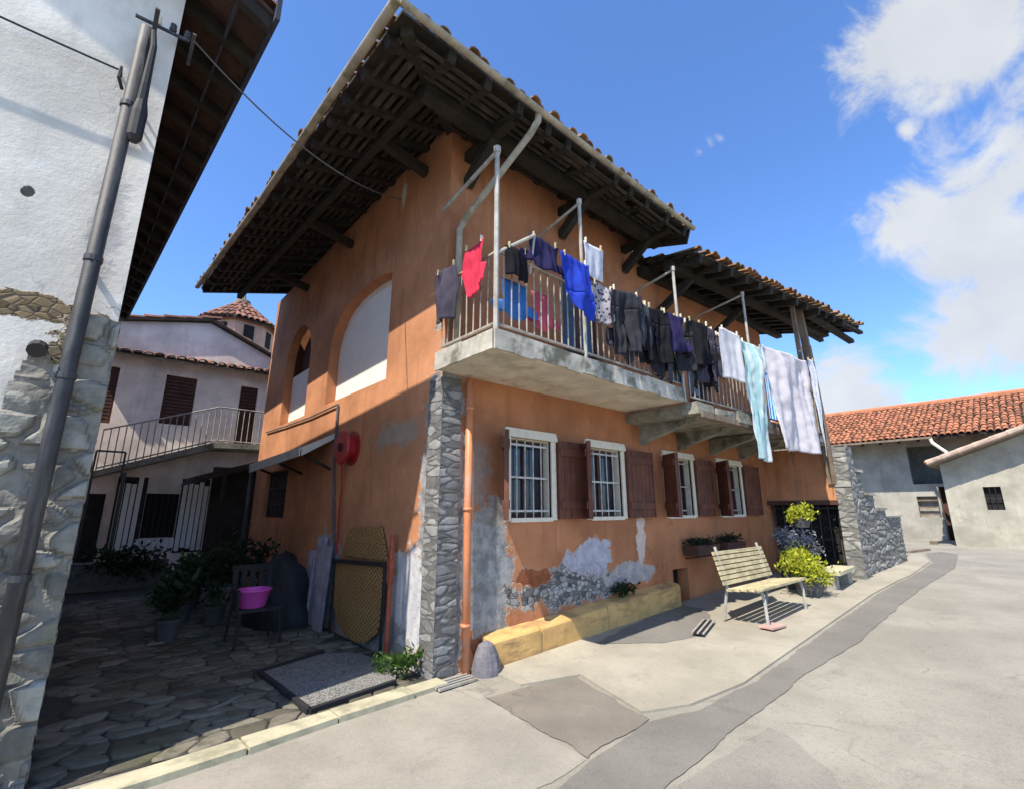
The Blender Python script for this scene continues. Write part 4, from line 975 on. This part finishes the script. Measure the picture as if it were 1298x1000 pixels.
# ------------------------------------------------------------------ iron gate, stone pillar, stair wall
gg = thing('iron_gate', 'black wrought iron scroll gate under the dark red lintel', 'gate', (XE + .1, -.7, .3))
m_ = MB(); X = XE + .12
for k in range(8): y = -1.28 + k * .17; m_.tube([(X, y, .34), (X, y, 1.68)], .011, 6)
for z in (.38, 1.0, 1.62): m_.beam((X, -1.3, z), (X, -.02, z), .02, .03)
obj('bars', m_, M['blackiron'], gg)
for zc in (.68, 1.3):
    for k in range(7):
        y = -1.195 + k * .17
        for s in (1, -1):
            m_ = MB(); m_.tube([(X, y + s * .06 * math.cos(a * .5) * (1 - a / 14), zc + s * .12 + .09 * math.sin(a * .5) * (1 - a / 14)) for a in range(0, 13)], .007, 5); obj('scroll', m_, M['blackiron'], gg)
m_ = MB(); m_.box((XE + .3, -1.2, .3), (XE + .34, -.01, 1.69)); obj('backing', m_, M['black'], gg)

def stone_wall(name, mb, O, u, n, W, H, rowh=(.11, .2), ln=(.16, .42), prof=None, proud=.03):
    """lays rough courses of stones over a W x H face; prof(x) caps the height"""
    z = 0.
    while z < H:
        h = rnd(*rowh); x = 0.
        while x < W - .02:
            l = min(rnd(*ln), W - x)
            if W - x - l < .1: l = W - x
            if prof is None or z + h <= prof(x + l * .5) + .04: mb.cushion(V(O) + V(u) * x + V((0, 0, z)), u, (0, 0, 1), n, l - .014, h - .016, proud, .028, .009)
            x += l
        z += h
pl = thing('stone_pillar', 'grey stone pillar carrying the far end of the balcony', 'pillar', (8.85, -1.45, .3))
m_ = MB(); m_.box((8.59, -1.6, .2), (9.05, -1.345, 2.86)); obj('core', m_, M['mortar'], pl)
m_ = MB(); rubble(m_, (8.575, -1.605, .2), (1, 0, 0), (0, -1, 0), .49, 2.66, .32, .12, .018, .022, None, 7.7); rubble(m_, (8.585, -1.34, .2), (0, -1, 0), (-1, 0, 0), .28, 2.66, .3, .12, .018, .022, None, 8.3); obj('facing', m_, M['stairstone'], pl)
sw_ = thing('stair_wall', 'stepped grey rubble stone wall flanking a stair beyond the pillar', 'stone wall', (10.8, -1.45, .3))
def sprof(x): return 2.1 if x < .75 else (1.62 if x < 1.5 else (1.3 if x < 2.4 else 1.12))
m_ = MB()
for a, b in ((0, .75), (.75, 1.5), (1.5, 2.4), (2.4, 3.8)): m_.box((9.06 + a, -1.52, .2), (9.06 + b - .002, -.6, .28 + sprof(a + .1)))
obj('core', m_, M['darkmortar'], sw_)
m_ = MB(); rubble(m_, (9.06, -1.525, .2), (1, 0, 0), (0, -1, 0), 3.82, 2.2, .46, .125, .024, .024, lambda x: sprof(x) + .085, 9.1); rubble(m_, (12.865, -1.52, .2), (0, 1, 0), (1, 0, 0), .9, 1.2, .46, .125, .034, .03, None, 9.9); obj('facing', m_, M['stairstone'], sw_)
m_ = MB()
for a, b in ((0, .75), (.75, 1.5), (1.5, 2.4), (2.4, 3.8)): m_.box((9.05 + a, -1.58, .282 + sprof(a + .1)), (9.06 + b + .02, -.6, .33 + sprof(a + .1)), .012)
obj('coping', m_, M['mortar'], sw_)

m_ = MB(); m_.lathe((.49, -.2, -.02), [(.15, 0), (.145, .08), (.12, .2), (.08, .29), (.03, .32)], 14)
for i, p in enumerate(m_.v): m_.v[i] = p + V((rnd(-.006, .006), rnd(-.006, .006), rnd(-.006, .006)))
tag(obj('guard_stone', m_, M['guard'], None, (.5, -.2, 0)), 'violet grey guard stone at the foot of the orange drainpipe', 'guard stone')
gr = thing('drain_grate', 'small slotted drain grate in front of the orange drainpipe', 'drain grate', (.1, -.22, 0))
m_ = MB(); m_.box((-.12, -.3, -.01), (.3, -.12, .006)); obj('pit', m_, M['black'], gr)
m_ = MB()
for k in range(4): y = -.3 + k * .054; m_.beam((-.13, y, .018), (.31, y + .012, .018), .026, .02)
obj('bars', m_, M['zinc'], gr)
gr2 = thing('drain_grate', 'long narrow drain grate in the pavement left of the bench', 'drain grate', (3.45, -1.08, .14))
m_ = MB(); m_.prism([(3.0, -1.2, .145), (3.7, -1.0, .167), (3.66, -.88, .166), (2.97, -1.08, .144)], (0, 0, .004)); obj('pit', m_, M['black'], gr2)
m_ = MB()
for k in range(3): o_ = .06 * k; m_.beam((3.0 - .02 * k, -1.2 + o_, .152), (3.7 - .02 * k, -1.0 + o_, .176), .022, .012)
obj('bars', m_, M['mortar'], gr2)

# ------------------------------------------------------------------ LEFT HOUSE (white gable on the street, at the alley's mouth)
lh = thing('white_house', 'old white plastered house with a rough stone corner and pole at the alley mouth', 'house', (0, 0, 0))
m_ = MB(); wall_face(m_, [(-9.5, -.3), (-2.8, -.3), (-2.8, 6.15), (-6.15, 7.6), (-9.5, 6.15)], [], lambda u, w, d: V((u, d, w)), .1)
m_.quad((-2.8, 0, -.3), (-2.95, 9.3, -.3), (-2.95, 9.3, 6.15), (-2.8, 0, 6.15)); m_.quad((-9.5, 0, -.3), (-9.5, 9.3, -.3), (-9.5, 9.3, 6.15), (-9.5, 0, 6.15)); m_.add([(-9.5, 9.3, -.3), (-2.95, 9.3, -.3), (-2.95, 9.3, 6.15), (-6.15, 9.3, 7.6), (-9.5, 9.3, 6.15)], [(0, 1, 2, 3, 4)])
obj('wall', m_, M['white_plaster'], lh)
RL = [[(-2.72, 9.4, 6.0), (-2.18, -.34, 6.0), (-6.15, -.34, 7.72), (-6.15, 9.4, 7.72)], [(-10.1, -.34, 6.0), (-10.1, 9.4, 6.0), (-6.15, 9.4, 7.72), (-6.15, -.34, 7.72)]]
tl = MB(); dk = MB()
for poly in RL:
    d_ = roof_deck(poly, .04); dk.add(d_.v, d_.f)
    t_ = tile_plane(poly, .2, .4, .085, -.03); tl.add(t_[0].v, t_[0].f)
rfo = obj('roof', tl, M['tiles_far'], lh); obj('roof_boards', dk, plain('red_brown_boards', (.06, .03, .021), .9, .35, 5, .4, 20), rfo)
for k in range(20):
    y = -.28 + k * .5; xe = -2.2 - .055 * (y + .3); q = MB(); q.beam((xe + .02, y, 5.88), (xe - 1.3, y, 6.44), .08, .12); obj('rafter', q, M['wood'], rfo)
m_ = MB(); m_.beam((-2.155, -.4, 6.0), (-2.70, 9.4, 6.0), .04, .24); m_.beam((-2.45, -.3, 5.98), (-2.82, 9.3, 6.0), .02, .1); obj('fascia', m_, plain('blue_grey_board', (.03, .035, .055), .8, .3, 5, .3), lh)
def lp(x): return 2.95 - .1 * math.sin(x * 9) - (1.2 * max(0, .22 - x) if x < .22 else 0)
m_ = MB(); rubble(m_, (-3.26, -.008, -.1), (1, 0, 0), (0, -1, 0), .475, 3.05, .27, .17, .045, .018, lambda x: 3.02 if x > .24 else 2.45 + .3 * math.sin(x * 14), 4.4); rubble(m_, (-2.795, -.012, -.1), (0, 1, 0), (1, 0, 0), .7, 3.05, .3, .18, .016, .02, None, 5.2)
obj('corner_stone', m_, M['quoin_left'], lh)
m_ = MB(); rubble(m_, (-4.7, -.006, -.1), (1, 0, 0), (0, -1, 0), 1.43, 2.0, .3, .19, .03, .025, lambda x: 1.3 + .5 * mnoise.noise(V((x * 2.2, 3, 1))) + .35 * x, 6.1)
obj('exposed_stone', m_, M['quoin_left'], lh)
pole = thing('utility_pipe', 'dark grey upright cable pipe in front of the white house corner', 'pipe', (-3.03, -.14, 0))
m_ = MB(); m_.tube([(-3.0, -.1, 0), (-3.0, -.1, 2.5), (-2.995, -.1, 5.35)], .047, 14); obj('pipe', m_, M['greypole'], pole, smooth=True)
for z in (1.2, 2.45, 3.3, 4.6):
    q = MB(); q.tube([(-2.999, -.1, z - .02), (-2.999, -.1, z + .02)], .054, 14); q.beam((-3.03, -.08, z), (-3.03, 0, z), .03, .03); obj('clamp', q, M['greypole'], pole)
ins = thing('cable_bracket', 'iron cable bracket with insulators high on the white house corner', 'bracket', (-2.9, -.1, 5.3))
m_ = MB(); m_.beam((-3.08, -.1, 5.42), (-2.72, -.1, 5.44), .02, .02); m_.beam((-2.95, 0, 5.25), (-2.95, -.3, 5.4), .03, .03); m_.beam((-2.7, 0, 5.3), (-2.7, -.25, 5.4), .025, .025); obj('arm', m_, M['greypole'], ins)
for x in (-2.94, -2.84, -2.74):
    q = MB(); q.lathe((x, -.1, 5.45), [(.012, 0), (.026, .015), (.026, .03), (.016, .04), (.022, .05), (.022, .07), (.008, .08)], 10); obj('insulator', q, M['frame'] if x < -2.9 else M['greypole'], ins)
m_ = MB(); m_.tube([(-2.95, -.17, 5.3), (-2.93, -.18, 5.15), (-2.93, -.16, 4.8), (-2.93, -.14, 4.66)], [.018, .022, .03, .035], 8); m_.tube([(-2.93, -.14, 4.66), (-2.93, -.13, 4.56), (-2.93, -.13, 4.34), (-2.93, -.13, 4.3)], [.035, .052, .05, .03], 10)
tag(obj('cable_joint', m_, M['cable'], None, (-2.93, -.14, 5.3)), 'black hanging cable joint beside the top of the grey pipe', 'cable joint')
def catenary(a, b, sag, n=14): 
    a, b = V(a), V(b); return [a + (b - a) * k / n - V((0, 0, sag * 4 * (k / n) * (1 - k / n))) for k in range(n + 1)]
def cable(name, label, a, b, sag, r=.008, mat='cable'):
    m_ = MB(); m_.tube(catenary(a, b, sag), r, 5); return tag(obj(name, m_, M[mat], None, a), label, 'cable')
cable('cable', 'thin cable along the white wall ending at the hook by the grey pipe', (-5.6, -.1, 4.95), (-3.09, -.1, 4.87), .05)
cable('cable', 'thin cable crossing the sky from the white house to the orange house', (-2.7, -.16, 5.42), (-.02, 1.25, 5.95), .28, .008, 'greycable')
m_ = MB(); m_.tube([(-3.09, 0, 4.9), (-3.09, -.1, 4.9), (-3.09, -.11, 4.8), (-3.06, -.05, 4.75)], .012, 6); tag(obj('cable_hook', m_, M['cable'], None, (-3.09, 0, 4.9)), 'small iron hook on the white wall left of the grey pipe', 'hook')
m_ = MB(); m_.tube([(-3.16, 0, 2.62), (-3.16, -.08, 2.62)], .035, 10); m_.tube([(-3.16, -.08, 2.62), (-3.16, -.14, 2.58)], .05, 10); tag(obj('wall_lamp', m_, M['cable'], None, (-3.16, 0, 2.62)), 'small round dark fitting on the white wall left of the grey pipe', 'fitting')

# ------------------------------------------------------------------ FAR HOUSE closing the alley
YF = 10.5
fh = thing('pink_house', 'pale pink two storey house with a white slatted ground floor closing the alley', 'house', (0, YF, 0))
fw = [rect(-1.68, -1.0, 3.72, 5.0), rect(-3.2, -2.62, 3.6, 5.0), rect(.05, .5, 3.3, 5.0), rect(-1.66, -.98, .92, 1.98)]
m_ = MB(); wall_face(m_, [(-7, -.2), (2.2, -.2), (2.2, 5.35), (-.9, 6.62), (-7, 5.2)], fw, lambda u, w, d: V((u, YF + d, w)), .15); obj('wall', m_, M['pink_plaster'], fh)
for i, r_ in enumerate(fw):
    (a, c), (b, _), (_, d), _ = r_
    m_ = MB(); m_.box((a, YF + .1, c), (b, YF + .13, d)); wo = obj('door' if i == 2 else 'window', m_, M['darkshutter'] if i < 3 else M['black'], fh)
    m_ = MB()
    if i < 3:
        for k in range(int((d - c) / .09)): m_.box((a + .04, YF + .07, c + .03 + k * .09), ((a + b) / 2 - .01, YF + .098, c + .085 + k * .09)); m_.box(((a + b) / 2 + .01, YF + .07, c + .03 + k * .09), (b - .04, YF + .098, c + .085 + k * .09))
        obj('shutter', m_, M['darkshutter'], wo)
    else:
        for k in range(5): m_.tube([(a + .1 + k * .12, YF + .03, c), (a + .1 + k * .12, YF + .03, d)], .01, 5)
        obj('grille', m_, M['blackiron'], wo)
RF = [[(-7.6, YF - .15, 5.02), (-7.6, YF + 7, 5.02), (-.9, YF + 7, 6.72), (-.9, YF - .15, 6.72)], [(2.8, YF + 7, 5.18), (2.8, YF - .15, 5.18), (-.9, YF - .15, 6.72), (-.9, YF + 7, 6.72)]]
tl = MB(); dk = MB()
for poly in RF:
    d_ = roof_deck(poly, .07); dk.add(d_.v, d_.f); t_ = tile_plane(poly, .22, .42, .09, .05); tl.add(t_[0].v, t_[0].f)
rfo = obj('roof', tl, M['tiles_far'], fh); obj('roof_boards', dk, M['wood'], rfo)
# row of tiles along a string course
poly = [(-3.4, YF - .3, 5.28), (1.6, YF - .3, 5.42), (1.6, YF - .002, 5.56), (-3.4, YF - .002, 5.42)]
t_ = tile_plane(poly, .23, .3, .11, .04); d_ = roof_deck(poly, .05); so = obj('tile_skirt', t_[0], M['tiles_far'], fh); obj('skirt_board', d_, M['oldwood'], so)
# balcony with stair slab, railing
m_ = MB(); m_.prism([(-3.2, YF, 2.2), (-2.7, YF, 2.3), (-.5, YF, 3.1), (.8, YF, 3.14), (.8, YF, 3.26), (-.55, YF, 3.24), (-2.7, YF, 2.42), (-3.2, YF, 2.34)], (0, -1.0, 0)); fb = obj('balcony', m_, M['slab_mossy'], fh)
m_ = MB(); X = -2.7
def stz(x): return 2.42 + (x + 2.7) * .381 if x < -.55 else 3.24
while X < .85:
    m_.tube([(X, YF - .96, stz(X)), (X, YF - .96, stz(X) + .9)], .012, 5); X += .13
for z in (.05, .9): m_.tube([(-2.7, YF - .96, stz(-2.7) + z), (-.55, YF - .96, stz(-.55) + z), (.85, YF - .96, 3.24 + z)], .018, 6)
obj('railing', m_, M['rail'], fb)
m_ = MB()
for a, b in (((-2.75, 2.3), (-2.75, 2.85)), ((-2.25, 2.3), (-2.25, 2.85)), ((-2.75, 2.85), (-2.25, 2.85))): m_.beam((a[0], YF - 1., a[1]), (b[0], YF - 1., b[1]), .04, .04, (0, 1, 0))
m_.beam((-2.75, YF - 1., 0), (-2.75, YF - 1., 2.3), .06, .06, (0, 1, 0)); m_.beam((-2.2, YF - 1., 0), (-2.2, YF - 1., 2.4), .07, .07, (0, 1, 0)); obj('stair_frame', m_, M['blackiron'], fb)
# white slats on the ground floor
m_ = MB(); x = -2.2
while x < -.1:
    lo, hi = .62, 2.3 + rnd(-.12, .06)
    if -1.72 < x + .05 < -.94: m_.box((x, YF - .05, .6 + rnd(-.04, .02)), (x + .09, YF - .02, .9), .004)
    else: m_.box((x, YF - .05, lo + rnd(-.05, .05)), (x + .09, YF - .02, hi), .006)
    x += .115
obj('slats', m_, plain('white_painted_slats', (.82, .8, .76), .8, .08, 6, .2, 40, (.5, .47, .42), 6, .4), fh)
m_ = MB()
for a, b in ((-2.25, -1.67), (-.97, -.05)): m_.box((a, YF - .015, .55), (b, YF - .001, 2.36))
obj('slat_backing', m_, M['darkroom'], fh)
m_ = MB(); m_.box((-2.78, YF - .03, 0), (-2.42, YF - .001, 1.95)); obj('door', m_, M['black'], fh)
# dark canopy shed beside it
cs = thing('lean_to', 'dark timber lean-to canopy between the pink house and the orange house', 'lean-to', (-.3, 8.6, 0))
m_ = MB(); m_.prism([(-1.15, 8.0, 2.12), (-1.05, 8.0, 2.3), (.5, 8.0, 2.82), (.5, 8.0, 2.68)], (0, 1.4, 0)); obj('canopy', m_, M['wood'], cs)
m_ = MB(); m_.box((-.55, 9.1, 0), (.6, 9.2, 2.6)); obj('back_wall', m_, M['darkroom'], cs)
for x in (-.5, .3): 
    q = MB(); q.beam((x, 8.05, 0), (x, 8.05, 2.3 + (x + 1) * .3), .08, .08, (0, 1, 0)); obj('post', q, M['wood'], cs)
m_ = MB(); m_.box((-2.8, 8.8, 0), (-1.2, 9.05, .55), .02); tag(obj('garden_wall', m_, M['darkmortar'], None, (-2, 8.9, 0)), 'low dark stone wall at the end of the alley', 'low wall')
plant('shrub', 'dark shrub on the low wall before the slatted ground floor', 'shrub', (-1.9, 8.6, .55), (.8, .3, .35), 700, .13, 'leaf_dark', clumps=14)

# rosy house with a stubby tower, rising behind the pink house
th_ = thing('rosy_tower', 'stubby rosy eight sided tower with a tiled roof rising behind the pink house', 'tower', (.62, 15.2, 0))
TC = (.62, 15.2); NS = 8; RW, RE_ = 1.2, 1.42
def oc(r, z, k): a = 2 * math.pi * (k + .5) / NS + .1; return V((TC[0] + r * math.cos(a), TC[1] + r * math.sin(a), z))
m_ = MB()
for k in range(NS): m_.quad(oc(RW, 0, k), oc(RW, 0, k + 1), oc(RW, 8.36, k + 1), oc(RW, 8.36, k))
obj('wall', m_, M['turret_plaster'], th_)
for k in range(NS):
    a, b = oc(RW, 7.55, k), oc(RW, 7.55, k + 1); c_ = (a + b) / 2; d_ = (b - a).normalized(); nn = V((c_.x - TC[0], c_.y - TC[1], 0)).normalized()
    m_ = MB(); m_.obox(c_ + V((0, 0, .22)) + nn * .01, d_ * .17, nn * .02, V((0, 0, .3))); obj('window', m_, M['black'], th_)
tl = MB(); dk = MB(); ap = V((TC[0], TC[1], 9.35))
for k in range(NS):
    poly = [oc(RE_, 8.25, k), oc(RE_, 8.25, k + 1), ap]; d_ = roof_deck(poly, .07); dk.add(d_.v, d_.f); t_ = tile_plane(poly, .2, .36, .085, .05); tl.add(t_[0].v, t_[0].f)
rfo = obj('roof', tl, M['tiles_far'], th_); obj('roof_boards', dk, M['wood'], rfo)
m_ = MB(); m_.lathe((TC[0], TC[1], 9.25), [(.28, 0), (.26, .12), (.1, .2), (.05, .42)], 10); obj('finial', m_, M['oldwood'], rfo)

# ------------------------------------------------------------------ RIGHT: barn and shed at the bend
bz = .4
bn_ = thing('barn', 'long grey farm building under a red tile roof at the street bend', 'barn', (23.3, 0, bz))
bh = [rect(-1.98, -1.12, .1, 2.5), rect(-1.55, -.35, 2.62, 4.2), rect(-1.05, -.38, 1.28, 2.12)]
m_ = MB(); wall_face(m_, rect(-12, 9, -.1, 4.75), bh, lambda u, w, d: V((23.3 + d, u, w)), .5); m_.quad((23.3, 9, 0), (29, 9, 0), (29, 9, 4.7), (23.3, 9, 4.7)); obj('wall', m_, M['barn_plaster'], bn_)
m_ = MB(); m_.box((23.75, -1.56, 2.6), (23.79, -.34, 4.22)); obj('hay_door', m_, plain('grey_green_boards', (.10, .105, .09), .9, .25, 5, .3, 30), bn_)
m_ = MB(); m_.box((23.75, -2., .05), (23.79, -1.1, 2.52)); obj('door', m_, M['darkshutter'], bn_)  # dark door added to stand in for the shadowed gap beside the shed
m_ = MB(); m_.box((23.55, -1.06, 1.27), (23.58, -.37, 2.13)); wo = obj('window', m_, plain('dusty_pane', (.3, .28, .25), .6, .3, 5, 0), bn_)
m_ = MB()
for k in range(3): m_.beam((23.4, -1.05, 1.4 + k * .28), (23.4, -.38, 1.4 + k * .28), .05, .06)
obj('bar', m_, M['oldwood'], wo)
RBn = [[(22.0, 9.3, 4.42), (22.0, -12.2, 4.42), (26.6, -12.2, 6.45), (26.6, 9.3, 6.45)], [(31, -12.2, 4.42), (31, 9.3, 4.42), (26.6, 9.3, 6.45), (26.6, -12.2, 6.45)]]
tl = MB(); dk = MB()
for i, poly in enumerate(RBn):
    d_ = roof_deck(poly, .08); dk.add(d_.v, d_.f)
    if i == 0: t_ = tile_plane(poly, .195, .36, .086, .06, .02); tl.add(t_[0].v, t_[0].f)
rt = MB(); rt.tube([(26.6, -12.2, 6.5), (26.6, 9.3, 6.5)], .13, 8); tl.add(rt.v, rt.f)
rfo = obj('roof', tl, M['tiles_red'], bn_); obj('roof_boards', dk, M['wood'], rfo)
for k in range(18):
    y = 4. - k * .62; q = MB(); q.beam((22.02, y, 4.3), (23.3, y, 4.86), .1, .14); obj('rafter', q, M['wood'], rfo)
m_ = MB(); m_.tube([(21.95, -1.35, 4.36), (21.95, -1.4, 4.15), (21.9, -1.75, 3.75), (21.8, -1.85, 3.3)], .06, 8); obj('drainpipe', m_, M['frame'], bn_)
m_ = MB(); m_.beam((21.93, 9.2, 4.36), (21.93, -1.4, 4.36), .09, .08); obj('gutter', m_, M['oldwood'], bn_)

sd = thing('shed', 'small pale lean-to shed with a rising tiled verge in front of the barn', 'shed', (19.5, -3.5, bz))
shw = [rect(-3.12, -2.7, 1.58, 2.32)]
m_ = MB(); wall_face(m_, [(-1.75, .2), (-1.75, 3.12), (-7.5, 5.3), (-7.5, .2)], shw, lambda u, w, d: V((19.5 + d, u, w)), .2); m_.quad((19.5, -1.75, .2), (21.9, -1.75, .2), (21.9, -1.75, 3.12), (19.5, -1.75, 3.12)); obj('wall', m_, M['shed_plaster'], sd)
m_ = MB(); m_.box((19.66, -3.13, 1.57), (19.69, -2.69, 2.33)); wo = obj('window', m_, M['black'], sd)
m_ = MB()
for y in (-2.98, -2.84): m_.tube([(19.54, y, 1.58), (19.54, y, 2.32)], .012, 5)
m_.beam((19.54, -3.12, 1.95), (19.54, -2.7, 1.95), .02, .02); obj('grille', m_, M['blackiron'], wo)
poly = [(18.85, -1.5, 3.12), (22.1, -1.5, 3.12), (22.1, -7.6, 5.42), (18.85, -7.6, 5.42)]
t_ = tile_plane(poly, .24, .42, .1, .05); d_ = roof_deck(poly, .07); rfo = obj('roof', t_[0], M['tiles_red'], sd); obj('roof_boards', d_, M['oldwood'], rfo)
m_ = MB()
for k in range(15):
    a = V((18.86, -1.5 - k * .42, 3.16 + k * .158)); b = a + V((0, -.46, .173)); m_.tube([a, b], [.1, .085], 8)
obj('verge_tile', m_, plain('pale_verge_tiles', (.45, .33, .25), .9, .25, 5, .4, 30), rfo)
m_ = MB(); m_.box((19.9, -1.2, .3), (20.2, -1.0, .5), .02); m_.beam((15.5, -1.1, .38), (17.0, -1.35, .39), .14, .06); tag(obj('timber_beam', m_, M['oldwood'], None, (16, -1.2, .35)), 'old timber beam lying at the roadside by the farm buildings', 'beam')

# ------------------------------------------------------------------ camera, sun, sky
cam = bpy.data.cameras.new('camera'); co = bpy.data.objects.new('camera', cam); COL.objects.link(co)
co.location = (-2.78265, -4.29, 1.6); co.rotation_euler = (math.radians(90 + 13.633), 0, math.radians(-41.508))
cam.sensor_width = 36; cam.lens = 597.93 / 1298 * 36; cam.clip_start = .05; cam.clip_end = 3000
SC.camera = co
EL, AZ = math.radians(54), math.radians(14)
sl = bpy.data.lights.new('sun', 'SUN'); sl.energy = 4.4; sl.angle = math.radians(.5); sl.color = (1, .92, .79)
so = bpy.data.objects.new('sun', sl); COL.objects.link(so); so.location = (-20, -5, 30)
dirv = V((math.cos(EL) * math.cos(AZ), math.cos(EL) * math.sin(AZ), -math.sin(EL)))
so.rotation_euler = dirv.to_track_quat('-Z', 'Y').to_euler()
W = bpy.data.worlds.new('World'); SC.world = W; W.use_nodes = True
nt = W.node_tree; N_ = nt.nodes; bg = N_['Background']
sky = N_.new('ShaderNodeTexSky'); sky.sky_type = 'NISHITA'; sky.sun_disc = False; sky.sun_elevation = EL; sky.sun_rotation = math.atan2(-dirv.x, -dirv.y)
sky.altitude = 300; sky.air_density = 1.0; sky.dust_density = .3; sky.ozone_density = 2.5
tc = N_.new('ShaderNodeTexCoord').outputs['Generated']
def wmath(op, a, b=None):
    n = N_.new('ShaderNodeMath'); n.operation = op
    for s, v_ in ((n.inputs[0], a), (n.inputs[1], b)):
        if v_ is None: continue
        if hasattr(v_, 'is_output'): nt.links.new(v_, s)
        else: s.default_value = v_
    return n.outputs[0]
blobs = [((.763, .025, .646), .075), ((.793, -.027, .609), .06), ((.822, -.029, .569), .035), ((.826, .013, .564), .03), ((.834, .052, .549), .028),
         ((.896, .1, .434), .058), ((.898, .051, .438), .072), ((.899, -.001, .438), .088), ((.889, -.05, .455), .075), ((.931, -.026, .363), .085), ((.926, .038, .376), .055),
         ((.964, .043, .261), .08), ((.969, -.004, .248), .085), ((.734, .262, .631), .027), ((.7305, .279, .6255), .033), ((.727, .296, .62), .035), ((.7235, .313, .6145), .03), ((.953, .222, .208), .065), ((.966, .196, .17), .075), ((.844, -.1, .527), .05),
         ((.82, -.25, .5), .16), ((.85, -.35, .35), .14), ((-.5, -.6, .6), .3), ((.3, -.8, .5), .25)]
m_ = None
for c, r in blobs:
    d = N_.new('ShaderNodeVectorMath'); d.operation = 'DISTANCE'; nt.links.new(tc, d.inputs[0]); d.inputs[1].default_value = c
    v_ = wmath('SUBTRACT', .6 if r < .036 else 1., wmath('DIVIDE', d.outputs['Value'], r * 1.9)); m_ = v_ if m_ is None else wmath('MAXIMUM', m_, v_)
nz = N_.new('ShaderNodeTexNoise'); nz.inputs['Scale'].default_value = 6.; nz.inputs['Detail'].default_value = 12; nz.inputs['Roughness'].default_value = .64; nz.inputs['Distortion'].default_value = .5; nt.links.new(tc, nz.inputs['Vector'])
m2 = wmath('ADD', wmath('MAXIMUM', m_, -.6), wmath('MULTIPLY', wmath('SUBTRACT', nz.outputs['Fac'], .5), 2.5))
mr = N_.new('ShaderNodeMapRange'); mr.interpolation_type = 'SMOOTHSTEP'; nt.links.new(m2, mr.inputs[0]); mr.inputs[1].default_value = .22; mr.inputs[2].default_value = .72; mr.inputs[4].default_value = .95
nz2 = N_.new('ShaderNodeTexNoise'); nz2.inputs['Scale'].default_value = 11.; nz2.inputs['Detail'].default_value = 6; nt.links.new(tc, nz2.inputs['Vector'])
cr = N_.new('ShaderNodeMix'); cr.data_type = 'RGBA'; nt.links.new(nz2.outputs['Fac'], cr.inputs[0])
SKY = .15
cl = .46
cr.inputs[6].default_value = (5.2 * cl, 5.5 * cl, 6.0 * cl, 1); cr.inputs[7].default_value = (7.6 * cl, 7.8 * cl, 8.0 * cl, 1)
mx = N_.new('ShaderNodeMix'); mx.data_type = 'RGBA'; nt.links.new(mr.outputs[0], mx.inputs[0]); tn = N_.new('ShaderNodeMix'); tn.data_type = 'RGBA'; tn.blend_type = 'MULTIPLY'; tn.inputs[0].default_value = 1; nt.links.new(sky.outputs[0], tn.inputs[6]); tn.inputs[7].default_value = (.68, .90, 1.2, 1); nt.links.new(tn.outputs[2], mx.inputs[6]); nt.links.new(cr.outputs[2], mx.inputs[7])
nt.links.new(mx.outputs[2], bg.inputs['Color']); bg.inputs['Strength'].default_value = SKY
SC.view_settings.view_transform = 'Standard'; SC.view_settings.look = 'None'; SC.view_settings.exposure = .78; SC.view_settings.gamma = 1
SC.render.engine = 'CYCLES'
SC.cycles.max_bounces = 6; SC.cycles.diffuse_bounces = 4
